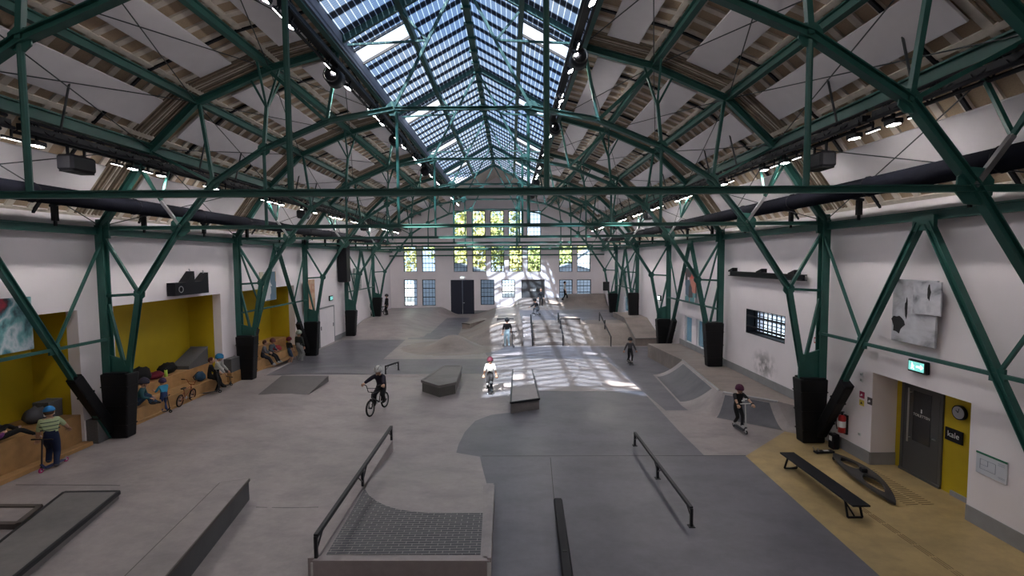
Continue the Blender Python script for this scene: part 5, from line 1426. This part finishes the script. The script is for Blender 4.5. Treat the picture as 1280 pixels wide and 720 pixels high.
        m = MB(); m.add([hd(-.6, .9, .24), hd(.6, .9, .24), hd(.45, 1.6, .14), hd(-.45, 1.6, .14), hd(-.6, .9, .18), hd(.6, .9, .18), hd(.45, 1.6, .08), hd(-.45, 1.6, .08)], [(0, 1, 2, 3), (7, 6, 5, 4), (0, 4, 5, 1), (1, 5, 6, 2), (2, 6, 7, 3), (3, 7, 4, 0)]); m.build('brim', key('cap', cap), co_)
    if stripes:
        for u in (.13, .19, .25):
            c = pel + ln * u * h; m = MB(); n_ = 20; rx, ry = (.107, .079) if u > .16 else (.100, .074)
            vv = []
            for k in range(n_):
                a = 2 * PI * k / n_; q = side * math.cos(a) * rx * h * bulk + side.cross(ln) * math.sin(a) * ry * h * bulk
                for dz_ in (-.007, .007): vv.append(c + q + ln * dz_ * h)
            m.add(vv, [(2 * k, 2 * ((k + 1) % n_), 2 * ((k + 1) % n_) + 1, 2 * k + 1) for k in range(n_)]); m.build('shirt_stripe', key('cloth', stripes), t)
    return t
# ================================================================== WHEELED THINGS (local +y is forward)
def scooter(label, loc, rz, s=1.0, bar=(.03, .03, .035), deck=(.03, .03, .035), hb=.80, group=None, steer=0, wheel=(.03, .03, .03)):
    t = thing('kick_scooter', label, 'scooter', tuple(loc), rz, group); B = colm('scooter_bar_%d' % (bar[0] * 255), bar, .35); D = colm('scooter_deck_%d_%d_%d' % tuple(int(c * 255) for c in deck), deck, .4)
    r = .055 * s; L = .30 * s
    m = MB(); m.bbox((0, -.02, .075 * s), (.12 * s, .52 * s, .025 * s), .01); m.beam((0, .22 * s, .08 * s), (0, .31 * s, .20 * s), .04 * s); m.build('deck', D, t)
    m = MB(); m.tube((0, .30 * s, .10 * s), (0, .30 * s - .06 * s, hb * s), .017 * s, 8); m.build('stem', B, t)
    m = MB(); m.tube((-.24 * s, .24 * s, hb * s), (.24 * s, .24 * s, hb * s), .013 * s, 8); hbar = m.build('handlebar', B, t)
    for sg in (-1, 1):
        m = MB(); m.tube((sg * .16 * s, .24 * s, hb * s), (sg * .25 * s, .24 * s, hb * s), .019 * s, 8); m.build('grip', M['rubber'], hbar)
    m = MB()
    for sg in (-1, 1): m.beam((sg * .022 * s, .30 * s, .14 * s), (sg * .022 * s, .32 * s, r), .008 * s, .02 * s)
    m.build('fork', B, t)
    for y in (.32 * s, -.34 * s):
        m = MB(); m.tube((-.013 * s, y, r), (.013 * s, y, r), r, 18); w = m.build('wheel', colm('scooter_wheel_%d' % (wheel[0] * 255), wheel), t)
        m = MB(); m.tube((-.015 * s, y, r), (.015 * s, y, r), r * .45, 12); m.build('hub', M['alu'], w)
    m = MB(); m.beam((0, -.28 * s, .08 * s), (0, -.36 * s, .13 * s), .05 * s, .008 * s); m.build('brake', M['alu'], t)
    return t
def skateboard(label, loc, rz, s=1.0, grip=(.03, .03, .03), tilt=0):
    t = thing('skateboard', label, 'skateboard', tuple(loc), rz); m = MB(); n = 14; vs = []
    for i in range(n + 1):
        y = -.40 + .80 * i / n; e = max(0, abs(y) - .27); z = .10 + e * .45; w = .10 * math.sqrt(max(.02, 1 - max(0, (abs(y) - .30) / .11) ** 2))
        for x in (-w, w): vs += [(x, y, z), (x, y, z - .012)]
    fs = []
    for i in range(n):
        a = i * 4; b = a + 4; fs += [(a, a + 2, b + 2, b), (a + 1, b + 1, b + 3, a + 3), (a, b, b + 1, a + 1), (a + 2, a + 3, b + 3, b + 2)]
    fs += [(0, 1, 3, 2), (n * 4, n * 4 + 2, n * 4 + 3, n * 4 + 1)]
    m.add([Vector(v) * s for v in vs], fs); m.build('deck', colm('griptape_%d' % (grip[0] * 255), grip), t)
    for y in (-.21, .21):
        m = MB(); m.box((0, y * s, .075 * s), (.05 * s, .07 * s, .03 * s)); m.tube((-.085 * s, y * s, .045 * s), (.085 * s, y * s, .045 * s), .01 * s, 8); tr = m.build('truck', M['alu'], t)
        for x in (-.095, .095):
            m = MB(); m.tube(((x - .017) * s, y * s, .028 * s), ((x + .017) * s, y * s, .028 * s), .028 * s, 14); m.build('wheel', M['white'], tr)
    return t
def bmx(label, loc, rz, s=1.0, frame=(.02, .02, .025), tyre=(.012, .012, .012), rim=(.3, .3, .3), lean=0):
    t = thing('bmx_bike', label, 'bicycle', tuple(loc), rz); t.rotation_euler = (0, lean, rz); FM = colm('bike_frame_%d_%d' % (frame[0] * 255, frame[1] * 255), frame, .3); r = .255 * s
    yf, yr = .50 * s, -.45 * s; bb = (0, -.08 * s, .29 * s); st = (0, -.20 * s, .62 * s); hd = (0, .34 * s, .66 * s); hl = (0, .375 * s, .55 * s)
    for y in (yf, yr):
        m = MB(); m.smooth = True; m.torus((0, y, r), r - .025 * s, .027 * s, 'X', 32, 8); w = m.build('wheel', colm('tyre_%d' % (tyre[0] * 255), tyre), t)
        m = MB(); m.torus((0, y, r), r - .06 * s, .012 * s, 'X', 32, 6); m.build('rim', colm('rim_%d' % (rim[0] * 255), rim, .3), w)
        m = MB()
        for k in range(18):
            a = 2 * PI * k / 18; m.tube((.02 * s * (-1) ** k, y, r), (0, y + math.cos(a) * (r - .06 * s), r + math.sin(a) * (r - .06 * s)), .0022, 4)
        m.build('spokes', M['alu'], w); m = MB(); m.tube((-.05 * s, y, r), (.05 * s, y, r), .025 * s, 10); m.build('hub', M['black'], w)
    m = MB()
    for a, b, q in ((bb, st, .016), (bb, hl, .021), (st, hd, .017), (hd, hl, .022)): m.tube(a, b, q * s, 8)
    for x in (-.055 * s, .055 * s): m.tube(bb, (x, yr, r), .011 * s, 6); m.tube((0, st[1] + .02, st[2] - .08 * s), (x, yr, r), .009 * s, 6)
    m.build('frame', FM, t)
    m = MB()
    for x in (-.05 * s, .05 * s): m.tube((x, .385 * s, .50 * s), (x, yf, r), .014 * s, 8)
    m.tube((-.05 * s, .385 * s, .50 * s), (.05 * s, .385 * s, .50 * s), .016 * s, 8); m.build('fork', FM, t)
    m = MB(); m.path([(0, .33 * s, .70 * s), (0, .38 * s, .72 * s)], .02 * s)
    for x in (-1, 1): m.path([(0, .38 * s, .72 * s), (x * .10 * s, .38 * s, .73 * s), (x * .18 * s, .34 * s, .92 * s), (x * .36 * s, .28 * s, .94 * s)], .012 * s)
    m.tube((-.14 * s, .36 * s, .84 * s), (.14 * s, .36 * s, .84 * s), .009 * s, 6); hb = m.build('handlebar', FM, t)
    for x in (-1, 1):
        m = MB(); m.tube((x * .25 * s, .31 * s, .933 * s), (x * .37 * s, .277 * s, .941 * s), .019 * s, 8); m.build('grip', M['rubber'], hb)
    m = MB(); m.tube(st, (0, -.235 * s, .70 * s), .014 * s, 8); m.bbox((0, -.25 * s, .72 * s), (.13 * s, .25 * s, .05 * s), .02); m.build('saddle', M['rubber'], t)
    m = MB(); m.tube((.045 * s, bb[1], bb[2]), (.055 * s, bb[1], bb[2]), .07 * s, 18); m.beam((.07 * s, bb[1], bb[2]), (.07 * s, bb[1] + .16 * s, bb[2] - .04 * s), .016 * s); m.beam((-.07 * s, bb[1], bb[2]), (-.07 * s, bb[1] - .16 * s, bb[2] + .04 * s), .016 * s); m.tube((-.07 * s, bb[1], bb[2]), (.07 * s, bb[1], bb[2]), .015 * s, 8); ck = m.build('crank', M['alu'], t)
    for x, y, z in ((.12, .16, -.04), (-.12, -.16, .04)):
        m = MB(); m.box((x * s, bb[1] + y * s, bb[2] + z * s), (.10 * s, .08 * s, .02 * s)); m.build('pedal', M['rubber'], ck)
    return t
def head(a, b):   # heading that turns local +y from a towards b
    d = b - a; return math.atan2(-d.x, d.y)
SG = 'scooters'
# 1 cyclist
rw, fw = PF(482.5, 508.5), PF(463.5, 520.5); c = (rw + fw) / 2; rz = head(rw, fw); sB = 1.05
bmx('black bmx bicycle ridden by the child in a dark hoodie', (c.x, c.y, c.z), rz, sB, lean=.04)
person('child cycling in a dark hoodie, black trousers and a white striped helmet', (c.x, c.y, c.z), rz, 1.48, pelvis=(0, -.17, .545), lean=(0, .42, 1), look=(0, 1, -.12),
       hands=((-.245, .215, .665), (.245, .215, .665)), feet=((-.075, -.15, .17), (.075, .04, .12)), elbow=((-1, -.3, -.3), (1, -.3, -.3)), knee=((-.25, 1, .3), (.25, 1, .3)), shirt=(.022, .018, .03), trousers=(.018, .018, .022), long_sleeve=True, bulk=1.28, helmet=((.62, .62, .60), (.012, .012, .012)))
# 2 white shirt skateboarder
c = PF(613, 491); rz = head(Vector((0, 0, 0)), Vector((-.10, -1, 0))) 
skateboard('dark skateboard under the boy in the white shirt', (c.x, c.y, c.z), rz + .12, 1.0)
person('child in a white T-shirt, black knee pads and dark red helmet standing on a skateboard', (c.x, c.y, c.z + .0), rz, 1.32, pelvis=(0, -.02, .53), lean=(0, .05, 1), look=(0, 1, -.25), feet=((-.045, .12, .075), (.085, -.14, .075)), hands=((-.20, .06, .47), (.20, .03, .45)),
       toes=((-.5, 1, 0), (.5, 1, 0)), shirt=(.62, .61, .58), trousers=(.016, .016, .018), shoes=(.05, .05, .05), helmet=((.055, .008, .018), (.03, .006, .01)), pads=True, bulk=1.15)
# 3 black T-shirt, light jeans, seen from behind, scooter at his right
c = P(634, 433.5, 0)
person('person in a black T-shirt and pale jeans standing with a scooter in the sunlight', tuple(c), .15, 1.68, hands=((-.15, .05, .45), (.17, .16, .53)), shirt=(.014, .014, .016), trousers=(.36, .46, .50), shoes=(.3, .3, .3), hair=(.02, .015, .01), helmet=((.012, .012, .014), (.03, .03, .03)), look=(.1, 1, -.1))
scooter('black scooter held by the person in pale jeans', (c.x + .33, c.y + .05, 0), .1, 1.05)
# 4 crouching rider on deck
c = P(671, 397, .85); c.z = deckz(c.x, c.y)
skateboard('skateboard under the crouching rider on the sunlit deck', tuple(c), .6, 1.0)
person('crouching rider in dark clothes and pale trousers on the sunlit deck', tuple(c), .9, 1.5, pelvis=(0, -.08, .36), lean=(0, .6, 1), look=(0, 1, -.1), hands=((-.32, .15, .45), (.25, .3, .38)), feet=((-.05, .16, .075), (.05, -.16, .075)), shirt=(.02, .02, .024), trousers=(.14, .15, .17), long_sleeve=True, helmet=((.02, .02, .02), (.05, .05, .05)))
# 5 small rider right
c = P(787.5, 455, 0)
skateboard('dark skateboard under the child in a grey top near the wide ledge', tuple(c), PI - .05, .95)
person('child in a grey top and black trousers skating before the wide ledge', tuple(c), PI, 1.22, pelvis=(0, 0, .54), feet=((-.05, .10, .08), (.06, -.12, .08)), hands=((-.24, .02, .52), (.24, .02, .52)), shirt=(.075, .07, .075), trousers=(.012, .012, .014), shoes=(.3, .28, .28), helmet=((.03, .03, .035), (.06, .06, .06)), look=(0, 1, -.2), long_sleeve=True)
# 6 scooter rider right
c = P(925, 538, 0); rz = PI + .08
scooter('scooter with pale handlebar ridden by the child in a black printed T-shirt', (c.x, c.y, 0), rz, 1.0, bar=(.55, .55, .56), hb=.86)
t6 = person('child in a black printed T-shirt and plum helmet riding a scooter', (c.x, c.y - .0, 0), rz, 1.28, pelvis=(0, -.12, .54), lean=(0, .18, 1), look=(0, 1, -.35), hands=((-.17, .18, .655), (.17, .18, .655)), elbow=((-1, -.3, -.1), (1, -.3, -.1)),
       feet=((-.02, .04, .07), (.02, -.20, .08)), shirt=(.014, .014, .016), trousers=(.013, .013, .015), shoes=(.4, .4, .4), helmet=((.10, .025, .06), (.04, .01, .03)))
m = MB(); m.box((-.03, .135 * 1.28 - .0, .76 * 1.28), (.13, .012, .035)); m.box((.02, .128 * 1.28, .725 * 1.28), (.09, .012, .025)); m.build('shirt_print', M['white'], t6)
# 7 boy with blue cap
c = PF(66, 584); rzb = head(PF(62, 588), PF(92, 574))
scooter('dark scooter with pink wheels and light strip under the boy in the blue cap', (c.x + .02, c.y, c.z), rzb - PI, .95, deck=(.03, .04, .12), wheel=(.5, .05, .2), hb=.78)
person('boy in a blue cap, pale green striped T-shirt and navy trousers seen from behind', tuple(c), .55, 1.42, pelvis=(0, 0, .50), lean=(-.04, .12, 1), look=(.1, 1, -.25), hands=((-.20, .12, .40), (.17, .25, .55)), feet=((-.06, .06, .05), (.06, -.08, .01)), shirt=(.46, .56, .33), trousers=(.012, .02, .055), shoes=(.06, .06, .07), cap=(.03, .20, .48), stripes=(.07, .10, .09), bulk=1.22)
# 8 lying child on the nearest bench
bz = .76
c = PX(8, 545, XL - .12); c = Vector((XL - .16, 9.75, bz))
person('child lying on the nearest bench in purple top, black trousers and pale shoes', (XL - .22, 10.35, 1.11), .1, 1.35, pelvis=(0, 0, .07), lean=(-.1, -1, .22), look=(.3, 0, 1), hands=((-.05, -.1, .15), (.15, -.05, .15)), feet=((-.05, .42, .02), (.30, .34, -.06)), knee=((0, .2, 1), (.3, .1, 1)), toes=((0, 1, .6), (.6, .6, -.6)), shirt=(.13, .03, .16), trousers=(.012, .012, .016), shoes=(.55, .42, .42), shorts=False, long_sleeve=True, hair=(.04, .02, .015))
# 9 seated kid beside the pad
def seated(label, y, xoff, rz, h, z=bz, **kw):
    x = XL + xoff
    return person(label, (x, y, z), rz, h, pelvis=kw.pop('pelvis', (0, 0, .075)), feet=kw.pop('feet', ((-.07, .30, -.30), (.07, .30, -.30))), hands=kw.pop('hands', ((-.10, .22, .14), (.10, .22, .14))), knee=((0, .4, 1), (0, .4, 1)), elbow=((-.6, -.6, -.3), (.6, -.6, -.3)), **kw)
seated('child in a teal sweater and jeans sitting cross-legged beside the near black pad', 14.15, -.06, -1.1, 1.4, lean=(0, .3, 1), look=(0, 1, -.2), feet=((.02, .22, -.03), (-.02, .30, -.03)), shirt=(.03, .10, .12), trousers=(.03, .06, .12), long_sleeve=True, helmet=((.03, .03, .05), (.06, .02, .05)))
# 10 toddler
c = PF(206, 515.5); 
person('toddler in a bright blue T-shirt, jeans and a dark purple helmet beside the bench', tuple(c), 1.2, 1.08, lean=(0, .06, 1), look=(0, 1, -.15), hands=((-.13, .22, .66), (.15, .25, .66)), elbow=((-.6, -.5, -1), (.6, -.5, -1)), shirt=(.05, .30, .50), trousers=(.03, .05, .13), shoes=(.04, .04, .08), helmet=((.05, .03, .08), (.10, .05, .13)))
scooter('small dark scooter standing at the feet of the toddler in blue', (c.x - .05, c.y - .12, c.z), -1.25, .85, hb=.62)
# 11 pair at the bench end
seated('child in a black jacket sitting on the bench beside the white and blue bag', 17.4, .02, -1.0, 1.35, lean=(0, .15, 1), look=(.3, 1, -.3), shirt=(.015, .015, .018), trousers=(.014, .014, .018), long_sleeve=True, hair=(.07, .02, .015))
c = PF(271, 490)
person('child in a blue helmet, pale top and black trousers leaning at the bench end', (c.x, c.y, c.z), -1.3, 1.4, lean=(.0, .25, 1), look=(0, 1, -.5), hands=((-.12, .25, .52), (.13, .25, .5)), shirt=(.42, .42, .40), trousers=(.012, .012, .015), shoes=(.4, .38, .36), helmet=((.03, .22, .45), (.02, .1, .22)), long_sleeve=True)
c = PF(262, 493); scooter('dark scooter with slanted bar in front of the child in the blue helmet', tuple(c), -.9, 1.0, hb=.80)
c = PF(281, 484); scooter('small dark scooter lying just behind the child in the blue helmet', tuple(c), -.5, .8, hb=.45)
# 12, 13 seated pair
seated('child in a grey sweater sitting on the third niche bench, further of two', 21.2, .0, -1.2, 1.35, lean=(0, .25, 1), look=(0, 1, -.3), shirt=(.13, .13, .15), trousers=(.02, .02, .03), shoes=(.5, .5, .5), long_sleeve=True, hair=(.06, .02, .015))
seated('child in dark clothes with a red-brown helmet sitting on third niche bench', 21.85, .02, -1.6, 1.3, lean=(0, .3, 1), look=(0, 1, -.2), shirt=(.10, .12, .15), trousers=(.014, .014, .02), shoes=(.5, .5, .5), long_sleeve=True, helmet=((.10, .03, .03), (.03, .02, .02)))
# 14, 15
c = PF(362, 454.5); person('child in a black top, blue shorts and dark red helmet by the third niche', tuple(c), -.5, 1.3, hands=((-.16, .1, .45), (.16, .1, .45)), shirt=(.014, .014, .018), trousers=(.05, .09, .16), shoes=(.2, .2, .2), shorts=True, helmet=((.16, .02, .03), (.05, .01, .01)))
c = PF(374.5, 451.5); person('person in loose pale grey trousers and a light helmet beside the black pad', tuple(c), -.3, 1.55, shirt=(.03, .035, .035), trousers=(.25, .25, .25), shoes=(.3, .3, .3), helmet=((.35, .40, .33), (.1, .1, .1)), long_sleeve=True, bulk=1.1)
# 16 far left corner trio
def far(label, px, py, z, h, **kw):
    c = P(px, py, z); return person(label, (c.x, c.y, leftdeck(c.x, c.y)), kw.pop('rz', 0), h, group='riders in the far left corner', **kw)
far('person in a white shirt and dark trousers at the corner post, far left', 463, 396, .6, 1.65, rz=1.0, shirt=(.5, .5, .48), trousers=(.015, .015, .02))
far('person all in black standing in front of the farthest left padded post', 470.5, 395, .6, 1.8, rz=2.8, shirt=(.012, .012, .014), trousers=(.012, .012, .014), long_sleeve=True, cap=(.012, .012, .012))
far('person in black with a helmet standing alone right of the corner post', 484, 394, .6, 1.7, rz=2.2, shirt=(.014, .014, .018), trousers=(.014, .014, .018), long_sleeve=True, helmet=((.03, .03, .035), (.1, .1, .1)))
c = P(478, 394, .6); bmx('dark bicycle leaning beside the person in black in the far corner', (c.x - .1, c.y, leftdeck(c.x, c.y)), 1.2, .95)
# 17 figure at far right window
c = Vector((PY(706, 372, 43.2).x, 43.3, 0)); c.z = deckz(c.x, c.y)
person('person in a pale shirt and black trousers walking past the right end windows', tuple(c), -PI / 2, 1.75, feet=((-.05, .16, 0), (.05, -.14, .01)), shirt=(.45, .45, .43), trousers=(.012, .012, .014), hair=(.02, .015, .01))
# far-right person at end wall near gate
c = Vector((PY(676, 375, 42.6).x, 42.4, 0)); c.z = deckz(c.x, c.y)
person('dark silhouetted person standing before the grey roller door', tuple(c), PI, 1.6, shirt=(.02, .02, .025), trousers=(.02, .02, .025), long_sleeve=True)
# kid bike
rw, fw = PF(225, 508.5), PF(239, 501); c = (rw + fw) / 2
bmx('small orange-brown children bicycle parked in front of the second bench', (c.x, c.y, c.z), head(rw, fw), .80, frame=(.28, .09, .04), rim=(.25, .10, .06), lean=.10)
# bags and clothes on the benches
def bag(name, label, cat, x, y, z, w, d, hh, colr, seed, straps=True, rz=0):
    t = thing(name, label, cat, (x, y, z), rz); r = random.Random(seed); m = MB(); m.smooth = True; n, k = 14, 9; vs = []; o = 0
    m.ball((0, 0, hh * .46), (w / 2, d / 2, hh * .5), n, k)
    m.v = [(x_ * r.uniform(.86, 1.12), y_ * r.uniform(.86, 1.12), max(0, z_ * r.uniform(.88, 1.1))) for x_, y_, z_ in m.v]
    ob = m.build('body', colm('bag_%s' % seed, colr, .8), t)
    if straps:
        m = MB(); m.path([(-w * .3, -d * .38, hh * .2), (-w * .38, -d * .50, hh * .55), (-w * .15, -d * .2, hh * .92), (w * .1, -d * .1, hh * .9)], .014, 5); m.build('strap', M['rubber'], t)
        m = MB(); m.ball((w * .42, 0, hh * .34), (w * .12, d * .3, hh * .2), 8, 6); m.build('pocket', colm('bag_%s' % seed, colr), t)
    return t
uz = 1.16
bag('backpack', 'large black backpack heap on the upper step of the second bench', 'backpack', XL - .75, 15.1, uz, .5, .85, .55, (.007, .006, .007), 1)
bag('jacket', 'crumpled dark red jacket next to the black backpack heap', 'clothing', XL - .72, 15.75, uz, .45, .6, .25, (.16, .015, .03), 2, False)
bag('jacket', 'crumpled black jacket behind the yellow-green bottle', 'clothing', XL - .85, 16.5, uz, .5, .75, .38, (.007, .007, .008), 3, False)
t = thing('drinking_bottle', 'yellow-green drinking bottle standing on the upper step of second bench', 'bottle', (XL - .58, 16.05, uz)); m = MB(); m.smooth = True; m.tube((0, 0, 0), (0, 0, .22), .05, 12, .045); m.build('body', colm('lime', (.50, .75, .12)), t); m = MB(); m.tube((0, 0, .22), (0, 0, .27), .025, 10); m.build('cap', M['black'], t)
bag('backpack', 'blue and white bag on the lower step by the seated child in black', 'bag', XL - .05, 17.0, bz, .30, .42, .36, (.03, .07, .12), 4)
bag('backpack', 'dark purple and black bag on the nearest bench behind the lying child', 'bag', XL - .7, 9.9, uz, .5, .8, .34, (.10, .02, .13), 5)
bag('backpack', 'black bag on the nearest bench beside the two pale bottles', 'bag', XL - .62, 10.55, uz, .4, .5, .3, (.012, .012, .014), 6)
for i, (y, lab) in enumerate(((11.5, 'nearer'), (11.7, 'further'))):
    t = thing('drinking_bottle', 'small white-capped bottle on the nearest bench, %s of the pair' % lab, 'bottle', (XL - .25, y, 1.10), 0, 'pale bottles'); m = MB(); m.tube((0, 0, 0), (0, 0, .19), .04, 12); m.build('body', colm('bottle_grey', (.10, .10, .12)), t); m = MB(); m.tube((0, 0, .19), (0, 0, .24), .03, 10); m.build('cap', M['white'], t)
bag('helmet_bag', 'grey crumpled jacket on the nearest bench behind the boy in the cap', 'clothing', XL - .6, 11.6, 1.10, .4, .5, .4, (.07, .07, .08), 7, False)
bag('backpack', 'red sports bag on the third niche bench right of the seated pair', 'bag', XL - .05, 22.6, bz, .4, .7, .30, (.22, .015, .02), 8)
bag('backpack', 'black bag behind the two children sitting in the third niche', 'bag', XL - .45, 20.85, bz, .4, .5, .4, (.014, .014, .016), 9)
